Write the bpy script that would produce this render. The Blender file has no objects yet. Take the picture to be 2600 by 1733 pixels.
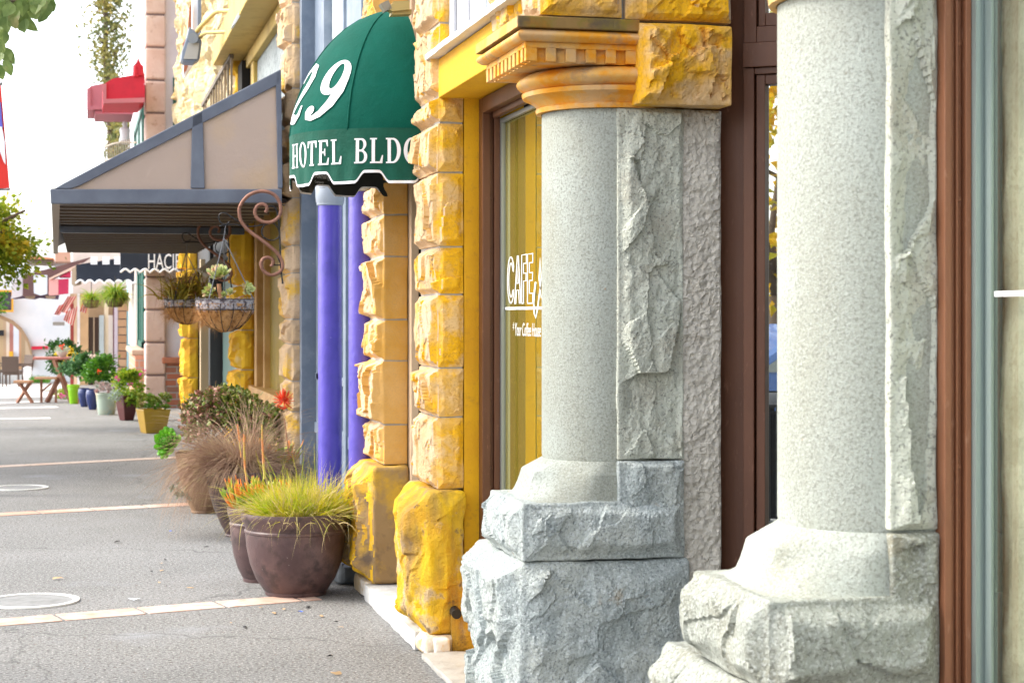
import bpy, bmesh, math, random
import numpy as np
from mathutils import Vector, Matrix
from mathutils.geometry import tessellate_polygon

# ------------------------------------------------------------------ camera, sky, sun, exposure
scn = bpy.context.scene
TH = math.atan(1090/4600.); CT, ST = math.cos(TH), math.sin(TH); FP = 4600.; EYE = 1.5
cam = bpy.data.cameras.new('camera'); camo = bpy.data.objects.new('camera', cam)
scn.collection.objects.link(camo); scn.camera = camo
camo.location = (0, 0, EYE); camo.rotation_euler = (math.pi/2, 0, -TH)
cam.sensor_width = 36; cam.lens = 36*FP/2600; cam.shift_y = -66.5/2600
cam.clip_start = .05; cam.clip_end = 2000
cam.dof.use_dof = True; cam.dof.focus_distance = 7.5; cam.dof.aperture_fstop = 8
SUN_EL, SUN_AZ = 42, -72          # azimuth from +Y towards +X
wd = bpy.data.worlds.new('World'); scn.world = wd; wd.use_nodes = True
nt = wd.node_tree; bg = nt.nodes['Background']
sky = nt.nodes.new('ShaderNodeTexSky'); sky.sky_type = 'NISHITA'; sky.sun_disc = False
sky.sun_elevation = math.radians(SUN_EL); sky.sun_rotation = math.radians(SUN_AZ)
sky.air_density = 1.0; sky.dust_density = 2.5; sky.ozone_density = 1.0
hs = nt.nodes.new('ShaderNodeHueSaturation'); hs.inputs['Saturation'].default_value = .35
nt.links.new(sky.outputs[0], hs.inputs['Color']); nt.links.new(hs.outputs[0], bg.inputs[0]); bg.inputs[1].default_value = .15
sl = bpy.data.lights.new('sun', 'SUN'); sl.energy = 0.8; sl.angle = math.radians(18); sl.color = (1, .93, .8)
so = bpy.data.objects.new('sun', sl); scn.collection.objects.link(so)
a, e = math.radians(SUN_AZ), math.radians(SUN_EL)
so.rotation_euler = Vector((math.sin(a)*math.cos(e), math.cos(a)*math.cos(e), math.sin(e))).to_track_quat('Z', 'Y').to_euler()
vs = scn.view_settings; vs.view_transform = 'Standard'; vs.look = 'None'; vs.gamma = 1; vs.exposure = 1.92

# ------------------------------------------------------------------ helpers
R = random.Random(7)
C = scn.collection
WL = {}
def at(u, v, d):
    r = (u-1300)*d/FP
    return Vector((r*CT+d*ST, -r*ST+d*CT, EYE+(800-v)*d/FP))
def gnd(u, v, z=0):
    d = (EYE-z)*FP/(v-800); p = at(u, v, d); return Vector((p.x, p.y, z))
def yX(u, X):                       # street distance of image column u on a plane X
    d = FP*X/CT/(u-210); return (d-X*ST)/CT
def dX(Y, X): return X*ST+Y*CT
def xY(u, Y):                       # X of image column u on a plane Y
    k = (u-1300)/FP; return (Y*ST+k*Y*CT)/(CT-k*ST)
def zz(v, d): return EYE+(800-v)*d/FP

def thing(name, label, cat, loc=(0,0,0), group=None, kind=None):
    o = bpy.data.objects.new(name, None); C.objects.link(o); o.location = loc; o.empty_display_size = .1
    WL[o.name] = Vector(loc); tag(o, label, cat, group, kind); return o
def tag(o, label=None, cat=None, group=None, kind=None):
    if label: o['label'] = label
    if cat: o['category'] = cat
    if group: o['group'] = group
    if kind: o['kind'] = kind
    return o
class G:
    def __init__(s): s.V = []; s.F = []
    def add(s, V, F):
        n = len(s.V); s.V += [tuple(v) for v in V]; s.F += [tuple(i+n for i in f) for f in F]; return s
    def box(s, x0, x1, y0, y1, z0, z1):
        return s.add([(x0,y0,z0),(x1,y0,z0),(x1,y1,z0),(x0,y1,z0),(x0,y0,z1),(x1,y0,z1),(x1,y1,z1),(x0,y1,z1)],
                     [(0,3,2,1),(4,5,6,7),(0,1,5,4),(1,2,6,5),(2,3,7,6),(3,0,4,7)])
    def obox(s, c, sx, sy, sz, rz=0, tilt=None):      # centred box, rotated
        m = Matrix.Rotation(rz, 3, 'Z')
        if tilt: m = m @ Matrix.Rotation(tilt[1], 3, tilt[0])
        V = [Vector(c)+m @ Vector((a*sx/2, b*sy/2, d*sz/2)) for d in (-1,1) for a,b in ((-1,-1),(1,-1),(1,1),(-1,1))]
        return s.add(V, [(0,3,2,1),(4,5,6,7),(0,1,5,4),(1,2,6,5),(2,3,7,6),(3,0,4,7)])
    def tube(s, pts, r, n=8, r2=None, caps=True):
        pts = [Vector(p) for p in pts]; m = len(pts); rings = []
        for i, p in enumerate(pts):
            t = (pts[min(i+1,m-1)]-pts[max(i-1,0)]).normalized()
            a = t.cross(Vector((0,0,1)) if abs(t.z) < .9 else Vector((0,1,0))).normalized(); b = t.cross(a)
            if i and (a.dot(pa) < 0): a = -a; b = -b
            pa = a
            rr = r if r2 is None else r+(r2-r)*i/(m-1)
            rings.append([p+(a*math.cos(k*2*math.pi/n)+b*math.sin(k*2*math.pi/n))*rr for k in range(n)])
        V = [q for g in rings for q in g]
        F = [(i*n+k, i*n+(k+1)%n, (i+1)*n+(k+1)%n, (i+1)*n+k) for i in range(m-1) for k in range(n)]
        if caps: F += [tuple(range(n)), tuple(range((m-1)*n, m*n))]
        return s.add(V, F)
    def lathe(s, c, prof, n=40, sx=1, sy=1, a0=0, a1=2*math.pi):
        full = abs(a1-a0-2*math.pi) < 1e-6; k = n if full else n+1
        V = [(c[0]+r*sx*math.cos(a0+(a1-a0)*i/n), c[1]+r*sy*math.sin(a0+(a1-a0)*i/n), c[2]+z) for r, z in prof for i in range(k)]
        F = [(j*k+i, j*k+(i+1)%k, (j+1)*k+(i+1)%k, (j+1)*k+i) for j in range(len(prof)-1) for i in range(n)]
        return s.add(V, F)
    def pr(s, poly, d, L):          # outline (image columns/rows at distance d) given its real depth L along the street
        P = [at(u, v, d) for u, v in poly]; n = len(P); Q = [p+Vector((0, L, 0)) for p in P]
        return s.add(P+Q, [tuple(range(n)), tuple(range(2*n-1, n-1, -1))]+[(i, i+n, (i+1)%n+n, (i+1)%n) for i in range(n)])
    def leaf(s, p, d, l, w, nrm=None, fold=.3):
        d = Vector(d).normalized(); n = nrm or Vector((R.gauss(0,1), R.gauss(0,1), R.gauss(0,1)))
        sd = d.cross(n)
        if sd.length < 1e-3: sd = d.cross(Vector((1,0,.2)))
        sd.normalize(); n = sd.cross(d); p = Vector(p)
        return s.add([p, p+d*l*.45+sd*w/2+n*w*fold, p+d*l, p+d*l*.45-sd*w/2+n*w*fold, p+d*l*.5], [(0,1,4),(1,2,4),(2,3,4),(3,0,4)])
    def bleaf(s, p, d, l, w):
        d = Vector(d).normalized(); n = Vector((R.gauss(0,.5), -1, R.gauss(0,.5))); sd = d.cross(n).normalized(); n = sd.cross(d); p = Vector(p); cv = R.uniform(-.25,.25)
        o = [(0,0),(.12,.28),(.35,.5),(.6,.46),(.82,.26),(1.0,.0),(.82,-.26),(.6,-.46),(.35,-.5),(.12,-.28)]
        V = [p+d*l*a+sd*w*b+n*w*(abs(b)*.35+cv*a*a) for a, b in o]+[p+d*l*.45]
        return s.add(V, [(i,(i+1)%10,10) for i in range(10)])
    def blade(s, p, d, l, w, droop, seg=5):
        d = Vector(d).normalized(); sd = d.cross(Vector((R.gauss(0,1), R.gauss(0,1), .3)))
        if sd.length < 1e-3: sd = Vector((1,0,0))
        sd.normalize(); p = Vector(p); V = []; st = l/seg
        for i in range(seg+1):
            ww = w*(1-i/seg)*.5+w*.08
            V += [p-sd*ww, p+sd*ww]; p = p+d*st; d = (d+Vector((0,0,-droop/seg))).normalized()
        return s.add(V, [(2*i, 2*i+1, 2*i+3, 2*i+2) for i in range(seg)])
    def slab(s, p, d, up, l, w, t):          # thick succulent leaf
        d = Vector(d).normalized(); sd = d.cross(Vector(up)).normalized(); n = sd.cross(d); p = Vector(p)
        prof = [(0,.25,.6),(.35,.75,1),(.7,1,1),(.9,.7,.7),(1,.12,.3)]
        V = []
        for a, b, c in prof:
            q = p+d*l*a+n*l*.25*a*a
            V += [q-sd*w*b/2, q+n*t*c/2, q+sd*w*b/2, q-n*t*c/2]
        F = [(4*i+k, 4*i+(k+1)%4, 4*i+4+(k+1)%4, 4*i+4+k) for i in range(4) for k in range(4)]+[(3,2,1,0),(16,17,18,19)]
        return s.add(V, F)
    def rosette(s, c, rad, n, tilt=(0,0,1), th=.12):
        up = Vector(tilt).normalized(); a = up.cross(Vector((1,.1,.05))).normalized(); b = up.cross(a)
        for i in range(n):
            f = i/n; an = i*2.39996; el = math.radians(12+68*f)
            dr = (a*math.cos(an)+b*math.sin(an))*math.cos(el)+up*math.sin(el)
            s.slab(Vector(c)+up*rad*.25*f, dr, up, rad*(1-.45*f), rad*.5*(1-.35*f), rad*th)
        return s

def mesh_obj(name, g, mat, parent=None, smooth=False, bevel=0, loc=None):
    V, F = (g.V, g.F) if isinstance(g, G) else g
    off = WL[parent.name] if parent is not None else (Vector(loc) if loc else Vector((0,0,0)))
    V = np.asarray(V, dtype=np.float64)-np.array(off)
    me = bpy.data.meshes.new(name)
    if isinstance(F, np.ndarray): F = F.tolist()
    me.from_pydata(V.tolist(), [], F); me.materials.append(mat)
    me.validate(clean_customdata=False); 
    bm = bmesh.new(); bm.from_mesh(me)
    if len(me.polygons) < 20000: bmesh.ops.recalc_face_normals(bm, faces=bm.faces)
    for f in bm.faces: f.smooth = bool(smooth)
    if smooth and smooth is not True:
        for ed in bm.edges:
            if len(ed.link_faces) == 2 and ed.calc_face_angle(0) > math.radians(smooth): ed.smooth = False
    bm.to_mesh(me); bm.free()
    o = bpy.data.objects.new(name, me); C.objects.link(o)
    if parent is not None: o.parent = parent
    else: o.location = off
    WL[o.name] = off
    if bevel:
        m = o.modifiers.new('bevel', 'BEVEL'); m.width = bevel; m.segments = 2; m.limit_method = 'ANGLE'; m.angle_limit = math.radians(35)
    return o
part = mesh_obj

# ------------------------------------------------------------------ numpy noise and rock faces
def _h(ix, iy, iz, s):
    n = (ix.astype(np.int64)*374761393+iy.astype(np.int64)*668265263+iz.astype(np.int64)*1274126177+s*974634777) & 0xffffffff
    n = ((n ^ (n >> 13))*1274126177) & 0xffffffff
    n = ((n ^ (n >> 16))*2246822519) & 0xffffffff
    return ((n ^ (n >> 15)) & 0xffffff)/float(0xffffff)
def vn(P, s=0):
    I = np.floor(P); f = P-I; f = f*f*f*(f*(f*6-15)+10); I = I.astype(np.int64); r = 0
    for a in (0,1):
        wa = f[:,0] if a else 1-f[:,0]
        for b in (0,1):
            wb = f[:,1] if b else 1-f[:,1]
            for c in (0,1):
                wc = f[:,2] if c else 1-f[:,2]
                r = r+wa*wb*wc*_h(I[:,0]+a, I[:,1]+b, I[:,2]+c, s)
    return r*2-1
def fbm(P, o=4, s=0):
    r = 0; a = .55
    for i in range(o): r = r+a*vn(P*(2.03**i)+i*17.3, s+i); a *= .5
    return r
def chips(P, s=0):
    I = np.floor(P).astype(np.int64); best = np.full(len(P), 1e9); out = np.zeros(len(P))
    for a in (-1,0,1):
        for b in (-1,0,1):
            for c in (-1,0,1):
                J = I+np.array((a,b,c)); x, y, z = J[:,0], J[:,1], J[:,2]
                q = J+np.stack([_h(x,y,z,s+k) for k in (1,2,3)], 1); dv = P-q; d = (dv**2).sum(1); m = d < best
                h = _h(x,y,z,s+4)-.5+(dv[:,0]*(_h(x,y,z,s+5)-.5)+dv[:,1]*(_h(x,y,z,s+6)-.5)+dv[:,2]*(_h(x,y,z,s+7)-.5))*1.6
                out = np.where(m, h, out); best = np.where(m, d, best)
    return out
def sm(x): x = np.clip(x, 0, 1); return x*x*(3-2*x)
def rock(x0,x1,y0,y1,z0,z1, amp, res=.012, marg=.03, seed=0, rnd=.004, skip=('+x',), cs=5., marg_arris=None, wob=.003, rough=1., base=.55, stretch=(1,1,.8)):
    """rock-faced block; amp = {face: bulge}; faces -x (to the street), -y (towards the camera), +y, +x"""
    nx, ny, nz = [max(2, int(round(d/res))) for d in (x1-x0, y1-y0, z1-z0)]
    X = np.linspace(x0,x1,nx+1); Y = np.linspace(y0,y1,ny+1); Z = np.linspace(z0,z1,nz+1)
    idx = {}; V = []; F = []
    Vs = []; Fs = []; n0 = 0
    def face(A, B, mk, flip):
        nonlocal n0
        a, b = np.meshgrid(A, B, indexing='ij'); P = mk(a.ravel(), b.ravel()); na, nb = len(A), len(B)
        i, j = np.meshgrid(np.arange(na-1), np.arange(nb-1), indexing='ij'); i = i.ravel(); j = j.ravel()
        q = np.stack([i*nb+j, (i+1)*nb+j, (i+1)*nb+j+1, i*nb+j+1], 1)
        if flip: q = q[:, ::-1]
        Vs.append(P); Fs.append(q+n0); n0 += len(P)
    st = lambda *a: np.stack(np.broadcast_arrays(*a), 1).astype(float)
    face(Y, Z, lambda a,b: st(x0+0*a,a,b), True)
    if '+x' not in skip: face(Y, Z, lambda a,b: st(x1+0*a,a,b), False)
    face(X, Z, lambda a,b: st(a,y0+0*a,b), False)
    if '+y' not in skip: face(X, Z, lambda a,b: st(a,y1+0*a,b), True)
    face(X, Y, lambda a,b: st(a,b,z1+0*a), False); face(X, Y, lambda a,b: st(a,b,z0+0*a), True)
    P = np.concatenate(Vs); Fq = np.concatenate(Fs)
    key = np.round(P*20000).astype(np.int64); _, ui, inv = np.unique(key, axis=0, return_index=True, return_inverse=True)
    inv = inv.ravel(); P = P[ui]; Fq = inv[Fq]
    lo = np.array((x0,y0,z0)); hi = np.array((x1,y1,z1)); P0 = P.copy()
    if rnd:
        cl = np.clip(P, lo+rnd, hi-rnd); dv = P-cl; L = np.linalg.norm(dv, axis=1, keepdims=True); L[L == 0] = 1
        P = cl+dv/L*rnd
    Q = P0*np.array(stretch)
    W = Q+.016*np.stack([fbm(Q*7, 3, seed+k) for k in (11,12,13)], 1)
    hgt = base+.45*fbm(Q*2.6, 3, seed+3)+rough*(.5*chips(W*cs, seed)+.2*chips(W*cs*2.4, seed+50)+.13*fbm(Q*30, 4, seed+5))
    hgt = np.maximum(hgt, -.25)
    mz = marg; ma = marg if marg_arris is None else marg_arris
    jit = 1+.55*fbm(Q*11, 2, seed+8)
    ez = np.minimum(P0[:,2]-z0, z1-P0[:,2])/mz
    for f, A in amp.items():
        if f in ('-x','+x'):
            on = np.isclose(P0[:,0], x0 if f == '-x' else x1); e = np.minimum(ez, np.minimum((P0[:,1]-y0)/ma, (y1-P0[:,1])/mz)); ax, sg = 0, (-1 if f == '-x' else 1)
        else:
            on = np.isclose(P0[:,1], y0 if f == '-y' else y1); e = np.minimum(ez, np.minimum((P0[:,0]-x0)/ma, (x1-P0[:,0])/mz)); ax, sg = 1, (-1 if f == '-y' else 1)
        w = sm(e*jit-.12)
        P[:,ax] += np.where(on, sg*A*w*hgt, 0)
    if wob: P += wob*np.stack([fbm(P0*9, 3, seed+k) for k in (21,22,23)], 1)
    return P, Fq
def join(lst):
    Vs, Fs, n = [], [], 0
    for P, F in lst: Vs.append(np.asarray(P, float)); Fs.append(np.asarray(F)+n); n += len(P)
    return np.concatenate(Vs), np.concatenate(Fs)
def gbox(*a): g = G().box(*a); return np.array(g.V), np.array(g.F)

# ------------------------------------------------------------------ materials
def M(name, col, rough=.7, layers=(), bump=(), spec=.4, metal=0, trans=0, coord='Object', stretch=None, coat=0):
    m = bpy.data.materials.new(name); m.use_nodes = True; t = m.node_tree; n = t.nodes; b = n['Principled BSDF']; out = n['Material Output']
    b.inputs['Roughness'].default_value = rough; b.inputs['Specular IOR Level'].default_value = spec
    b.inputs['Metallic'].default_value = metal; b.inputs['Coat Weight'].default_value = coat
    tc = n.new('ShaderNodeTexCoord'); co = tc.outputs[coord]
    if stretch:
        mp = n.new('ShaderNodeMapping'); mp.inputs['Scale'].default_value = stretch; t.links.new(co, mp.inputs[0]); co = mp.outputs[0]
    cur = None
    for (c2, sc, lo, hi, *ex) in layers:
        k = ex[0] if ex else 'n'; strg = ex[1] if len(ex) > 1 else 1
        if k == 'v': tx = n.new('ShaderNodeTexVoronoi'); tx.inputs['Scale'].default_value = sc; fo = tx.outputs['Distance']
        elif k == 've': tx = n.new('ShaderNodeTexVoronoi'); tx.feature = 'DISTANCE_TO_EDGE'; tx.inputs['Scale'].default_value = sc; fo = tx.outputs['Distance']
        elif k == 'vc':
            tx = n.new('ShaderNodeTexVoronoi'); tx.inputs['Scale'].default_value = sc
            sp = n.new('ShaderNodeSeparateColor'); t.links.new(tx.outputs['Color'], sp.inputs[0]); fo = sp.outputs[0]
        elif k == 'obj': tx = n.new('ShaderNodeObjectInfo'); fo = tx.outputs['Random']
        else:
            tx = n.new('ShaderNodeTexNoise'); tx.inputs['Scale'].default_value = sc; tx.inputs['Detail'].default_value = 5; tx.inputs['Roughness'].default_value = .6; fo = tx.outputs['Fac']
        if k in ('n','v','vc','ns','ve'):
            cc = co
            if k == 've':
                wn = n.new('ShaderNodeTexNoise'); wn.inputs['Scale'].default_value = 2.5; wn.inputs['Detail'].default_value = 6; t.links.new(co, wn.inputs['Vector'])
                va = n.new('ShaderNodeVectorMath'); va.operation = 'MULTIPLY_ADD'; va.inputs[1].default_value = (.5,.5,.5); t.links.new(wn.outputs['Color'], va.inputs[0]); t.links.new(co, va.inputs[2]); cc = va.outputs[0]
            if k == 'ns':
                mp = n.new('ShaderNodeMapping'); mp.inputs['Scale'].default_value = (1,1,.18); t.links.new(co, mp.inputs[0]); cc = mp.outputs[0]
            t.links.new(cc, tx.inputs['Vector'])
        mr = n.new('ShaderNodeMapRange'); mr.inputs['From Min'].default_value = lo; mr.inputs['From Max'].default_value = hi; mr.inputs['To Max'].default_value = strg
        t.links.new(fo, mr.inputs['Value'])
        mx = n.new('ShaderNodeMix'); mx.data_type = 'RGBA'; t.links.new(mr.outputs[0], mx.inputs[0])
        if cur is None: mx.inputs[6].default_value = (*col, 1)
        else: t.links.new(cur, mx.inputs[6])
        mx.inputs[7].default_value = (*c2, 1); cur = mx.outputs[2]
    if cur is None: b.inputs['Base Color'].default_value = (*col, 1)
    else: t.links.new(cur, b.inputs['Base Color'])
    last = None
    for (sc, dist, *ex) in bump:
        k = ex[0] if ex else 'n'
        if k == 'v': tx = n.new('ShaderNodeTexVoronoi'); tx.inputs['Scale'].default_value = sc; fo = tx.outputs['Distance']
        elif k == 'w':
            tx = n.new('ShaderNodeTexWave'); tx.inputs['Scale'].default_value = sc; fo = tx.outputs['Fac']; tx.bands_direction = ex[1]
        else: tx = n.new('ShaderNodeTexNoise'); tx.inputs['Scale'].default_value = sc; tx.inputs['Detail'].default_value = 6; tx.inputs['Roughness'].default_value = .65; fo = tx.outputs['Fac']
        t.links.new(co, tx.inputs['Vector'])
        bp = n.new('ShaderNodeBump'); bp.inputs['Distance'].default_value = dist; bp.inputs['Strength'].default_value = 1; t.links.new(fo, bp.inputs['Height'])
        if last: t.links.new(last, bp.inputs['Normal'])
        last = bp.outputs[0]
    if last: t.links.new(last, b.inputs['Normal'])
    if trans:
        tr = n.new('ShaderNodeBsdfTranslucent'); ms = n.new('ShaderNodeMixShader'); ms.inputs[0].default_value = trans
        if cur is not None: t.links.new(cur, tr.inputs[0])
        else: tr.inputs[0].default_value = (*col, 1)
        t.links.new(b.outputs[0], ms.inputs[1]); t.links.new(tr.outputs[0], ms.inputs[2]); t.links.new(ms.outputs[0], out.inputs[0])
    return m
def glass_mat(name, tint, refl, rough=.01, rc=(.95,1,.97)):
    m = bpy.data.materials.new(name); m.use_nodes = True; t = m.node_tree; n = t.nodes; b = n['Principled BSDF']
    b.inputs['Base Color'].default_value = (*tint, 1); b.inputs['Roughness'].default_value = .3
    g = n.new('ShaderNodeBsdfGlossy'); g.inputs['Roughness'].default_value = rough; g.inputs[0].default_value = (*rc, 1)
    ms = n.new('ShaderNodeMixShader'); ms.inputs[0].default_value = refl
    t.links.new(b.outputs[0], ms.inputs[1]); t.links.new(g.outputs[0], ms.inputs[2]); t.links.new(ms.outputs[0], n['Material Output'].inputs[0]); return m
def brick_mat(name, c1, c2, mortar, bw, bh, sc=1, xz=True):
    m = bpy.data.materials.new(name); m.use_nodes = True; t = m.node_tree; n = t.nodes; b = n['Principled BSDF']; b.inputs['Roughness'].default_value = .85
    tc = n.new('ShaderNodeTexCoord'); sp = n.new('ShaderNodeSeparateXYZ'); cb = n.new('ShaderNodeCombineXYZ'); ad = n.new('ShaderNodeMath')
    t.links.new(tc.outputs['Object'], sp.inputs[0]); t.links.new(sp.outputs[0], ad.inputs[0]); t.links.new(sp.outputs[1], ad.inputs[1])
    t.links.new(ad.outputs[0], cb.inputs[0]); t.links.new(sp.outputs[2], cb.inputs[1])
    bt = n.new('ShaderNodeTexBrick'); bt.inputs['Scale'].default_value = sc; bt.inputs['Brick Width'].default_value = bw; bt.inputs['Row Height'].default_value = bh
    bt.inputs['Mortar Size'].default_value = .012; bt.inputs['Color1'].default_value = (*c1,1); bt.inputs['Color2'].default_value = (*c2,1); bt.inputs['Mortar'].default_value = (*mortar,1)
    t.links.new(cb.outputs[0], bt.inputs[0]); t.links.new(bt.outputs[0], b.inputs[0])
    bp = n.new('ShaderNodeBump'); bp.inputs['Distance'].default_value = .006; bp.invert = True; t.links.new(bt.outputs['Fac'], bp.inputs['Height']); t.links.new(bp.outputs[0], b.inputs['Normal'])
    return m
sand_pale = M('sandstone_pale', (.55,.37,.19), .85, [((.62,.45,.29), 3, .38, .58), ((.70,.40,.02), 2.8, .53, .62, 'n', .9), ((.38,.25,.16), 16, .60, .72, 'n', .7), ((.50,.34,.22), 90, .5, .60, 'n', .5)], [(20,.008), (90,.005)])  # paleness of the street faces is partly daylight put into the colour
sand_yel = M('sandstone_yellow', (.68,.44,.20), .85, [((.80,.42,.006), 2.8, .42, .54), ((.72,.50,.28), 5, .52, .62, 'n', .8), ((.26,.16,.08), 3.0, .64, .74, 'n', .7), ((.5,.25,.04), 70, .5, .64, 'n', .5)], [(20,.008), (110,.004)])
sand_base = M('sandstone_golden_base', (.72,.38,.01), .85, [((.78,.48,.01), 4, .42, .6), ((.60,.45,.30), 7, .54, .64, 'n', .8), ((.24,.15,.07), 4.2, .50, .66, 'ns', .75), ((.10,.06,.03), 14, .60, .68, 'n', .7)], [(16,.014), (60,.010), (140,.005)])
sand_smooth = M('sandstone_ashlar', (.66,.38,.12), .8, [((.62,.32,.05), 5, .4, .65), ((.28,.17,.08), 3.5, .56, .75, 'ns', .8), ((.5,.3,.12), 120, .5, .65, 'n', .4)], [(60,.003), (200,.0015)])
sand_orange = M('sandstone_carved_orange', (.68,.38,.10), .8, [((.74,.30,.012), 7, .44, .58), ((.62,.40,.2), 9, .5, .62, 'n', .8), ((.26,.19,.14), 8, .58, .72, 'n', .8)], [(60,.003), (220,.0015)])
plaster_yel = M('yellow_painted_plaster', (.76,.40,.004), .7, [((.68,.33,.006), 3, .4, .65), ((.5,.24,.02), 40, .55, .7, 'n', .5)], [(120,.002)])
granite = M('granite_green_grey', (.34,.36,.315), .75, [((.28,.275,.21), 2.2, .42, .68, 'ns'), ((.42,.46,.43), 3, .5, .7, 'n', .5), ((.17,.17,.14), 120, .48, .64, 'n', .6), ((.52,.56,.52), 150, .50, .66, 'n', .5), ((.08,.08,.07), 150, .64, .70, 'n', .7), ((.40,.24,.12), 30, .70, .78, 'n', .6)], [(140,.003), (60,.002)])
granite_r = M('granite_rough_green', (.58,.60,.51), .85, [((.50,.48,.39), 4, .48, .66), ((.16,.16,.14), 100, .54, .64, 'n', .7), ((.62,.65,.57), 120, .54, .64, 'n', .7)], [(40,.012), (120,.007)])
granite_b = M('granite_blue_grey', (.42,.47,.46), .85, [((.55,.58,.53), 3, .42, .6), ((.15,.17,.17), 100, .50, .64, 'n', .65), ((.66,.70,.70), 110, .52, .62, 'n', .75), ((.42,.26,.10), 4, .66, .76, 'n', .75)], [(36,.014), (120,.008)])
stucco = M('rough_stucco', (.66,.62,.54), .9, [((.55,.51,.44), 8, .4, .65), ((.38,.35,.30), 75, .52, .64, 'n', .6)], [(42,.014,'v'), (90,.006)])
mortar = M('grey_mortar', (.42,.40,.37), .9, [((.3,.28,.25), 20, .4, .7)], [(80,.003)])
brown_paint = M('brown_paint', (.13,.05,.024), .42, [((.085,.032,.016), 3, .4, .7), ((.28,.13,.08), 60, .62, .75, 'n', .6)], [(90,.0008)], stretch=(1,1,.3))
grey_metal = M('grey_window_metal', (.34,.36,.35), .35, metal=.6)
white_paint = M('white_paint', (.74,.75,.78), .5, [((.6,.6,.62), 5, .45, .7), ((.3,.25,.2), 30, .68, .75, 'n', .5)], [(40,.001)])
white_pl = M('white_plaster', (.80,.81,.83), .6, [((.7,.71,.73), 20, .55, .7)])
grey_paint = M('blue_grey_paint', (.15,.19,.25), .45, [((.22,.26,.32), 4, .45, .65), ((.34,.36,.38), 40, .66, .73, 'n', .7), ((.08,.09,.11), 5, .58, .75, 'ns', .5)], [(30,.0015)])
purple = M('purple_gloss_paint', (.08,.055,.42), .32, [((.055,.04,.33), 5, .45, .65), ((.3,.3,.7), 30, .68, .74, 'n', .6), ((.20,.18,.45), 5, .55, .75, 'ns', .5), ((.05,.04,.12), 60, .66, .72, 'n', .7)], [(14,.004), (60,.001)], spec=.6, coat=.2)
green_can = M('green_canvas', (.001,.092,.066), .8, [((.002,.075,.052), 2.5, .4, .65), ((.01,.14,.10), 300, .5, .6, 'n', .3)], [(500,.0006), (5,.012)], trans=.12, spec=.12)
green_can2 = M('green_valance_canvas', (.001,.085,.055), .85, [((.002,.065,.04), 6, .4, .65)], [(9,.010), (500,.0006)])
white_let = M('white_vinyl', (.82,.83,.86), .5)
black_m = M('black_iron', (.02,.02,.022), .45, metal=.3)
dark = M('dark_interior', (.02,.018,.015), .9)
copper = M('copper_scroll', (.28,.13,.085), .45, [((.2,.09,.06), 9, .4, .6)], [(30,.001)], metal=.25)
pot_br = M('glazed_brown_pot', (.085,.048,.048), .38, [((.13,.075,.07), 5, .45, .62), ((.05,.03,.03), 11, .5, .65), ((.30,.25,.22), 34, .70, .74, 'n', .8)], [(20,.003), (120,.0008)], spec=.5)
soil = M('potting_soil', (.05,.03,.02), .95, bump=[(60,.01)])
SHOPGLASS = glass_mat('shop_window_glass', (.36,.29,.03), .66, rc=(.95,.93,.72))  # olive-yellow base and gloss tint paint in the mirrored yellow stone
DOORGLASS = glass_mat('door_glass', (.03,.04,.05), .85)
NEARGLASS = glass_mat('near_window_glass', (.12,.13,.11), .30, rc=(.88,.93,.84))
_t = NEARGLASS.node_tree; _tr = _t.nodes.new('ShaderNodeBsdfTransparent'); _tr.inputs[0].default_value = (.95,.97,.93,1)
_mx = [n for n in _t.nodes if n.type == 'MIX_SHADER'][0]; _t.links.new(_tr.outputs[0], _mx.inputs[1])

# ------------------------------------------------------------------ ground
pave = M('exposed_aggregate_pavement', (.188,.186,.180), .85, [((.235,.232,.226), .8, .4, .65), ((.05,.05,.05), 50, .51, .60, 'n', .75), ((.52,.50,.47), 80, .54, .64, 'n', .75), ((.40,.26,.16), 50, .62, .70, 'n', .6), ((.20,.20,.20), 1.6, .56, .72, 'n', .45), ((.16,.155,.15), 2.3, .05, .035, 'v', .7), ((.30,.31,.33), .9, .60, .72, 'n', .6), ((.05,.05,.05), .33, .0035, .001, 've', .45)], [(60,.008), (150,.004)])
g = G(); nX, nY = 40, 60
g.add([(-60,-20,0),(60,-20,0),(60,140,0),(-60,140,0)], [(0,1,2,3)])
tag(mesh_obj('pavement', g, pave), kind='structure')
road = M('asphalt_road', (.06,.06,.06), .9, [((.09,.09,.085), 60, .5, .65)], [(120,.003)])
g = G().add([(-60,-20,.004),(-4.2,-20,.004),(-4.2,60,.004),(-60,60,.004)], [(0,1,2,3)])
tag(mesh_obj('road', g, road), kind='structure')
kerbm = M('kerb_concrete', (.42,.41,.38), .85, bump=[(60,.003)])
tag(mesh_obj('kerb', G().box(-4.2,-4.05,-20,60,0,.1), kerbm), kind='structure')
brickband = M('pink_brick_band', (.50,.31,.23), .8, [((.60,.51,.45), 1.4, .42, .62), ((.5,.28,.2), 14, .5, .7)], [(90,.002)])
def band(name, a, b, w, mat, h=.004, seg=.42, ext=0):
    A = gnd(*a); B = gnd(*b); d = (B-A); L = d.length; d.normalize(); n = Vector((-d.y, d.x, 0)); A = A-d*6; L += 6+ext
    g = G(); s = .0
    while s < L:
        e = min(s+seg-.022, L); p = A+d*s; q = A+d*e
        V = [p-n*w/2, q-n*w/2, q+n*w/2, p+n*w/2]; g.add([(v.x,v.y,.0) for v in V]+[(v.x,v.y,h) for v in V], [(4,5,6,7),(0,1,5,4),(1,2,6,5),(2,3,7,6),(3,0,4,7)]); s += seg
    tag(mesh_obj(name, g, mat), kind='structure')
band('brick_band', (0,1580), (640,1528), .21, brickband, ext=.35)
band('brick_band', (0,1306), (530,1277), .21, brickband, ext=.5)
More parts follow.
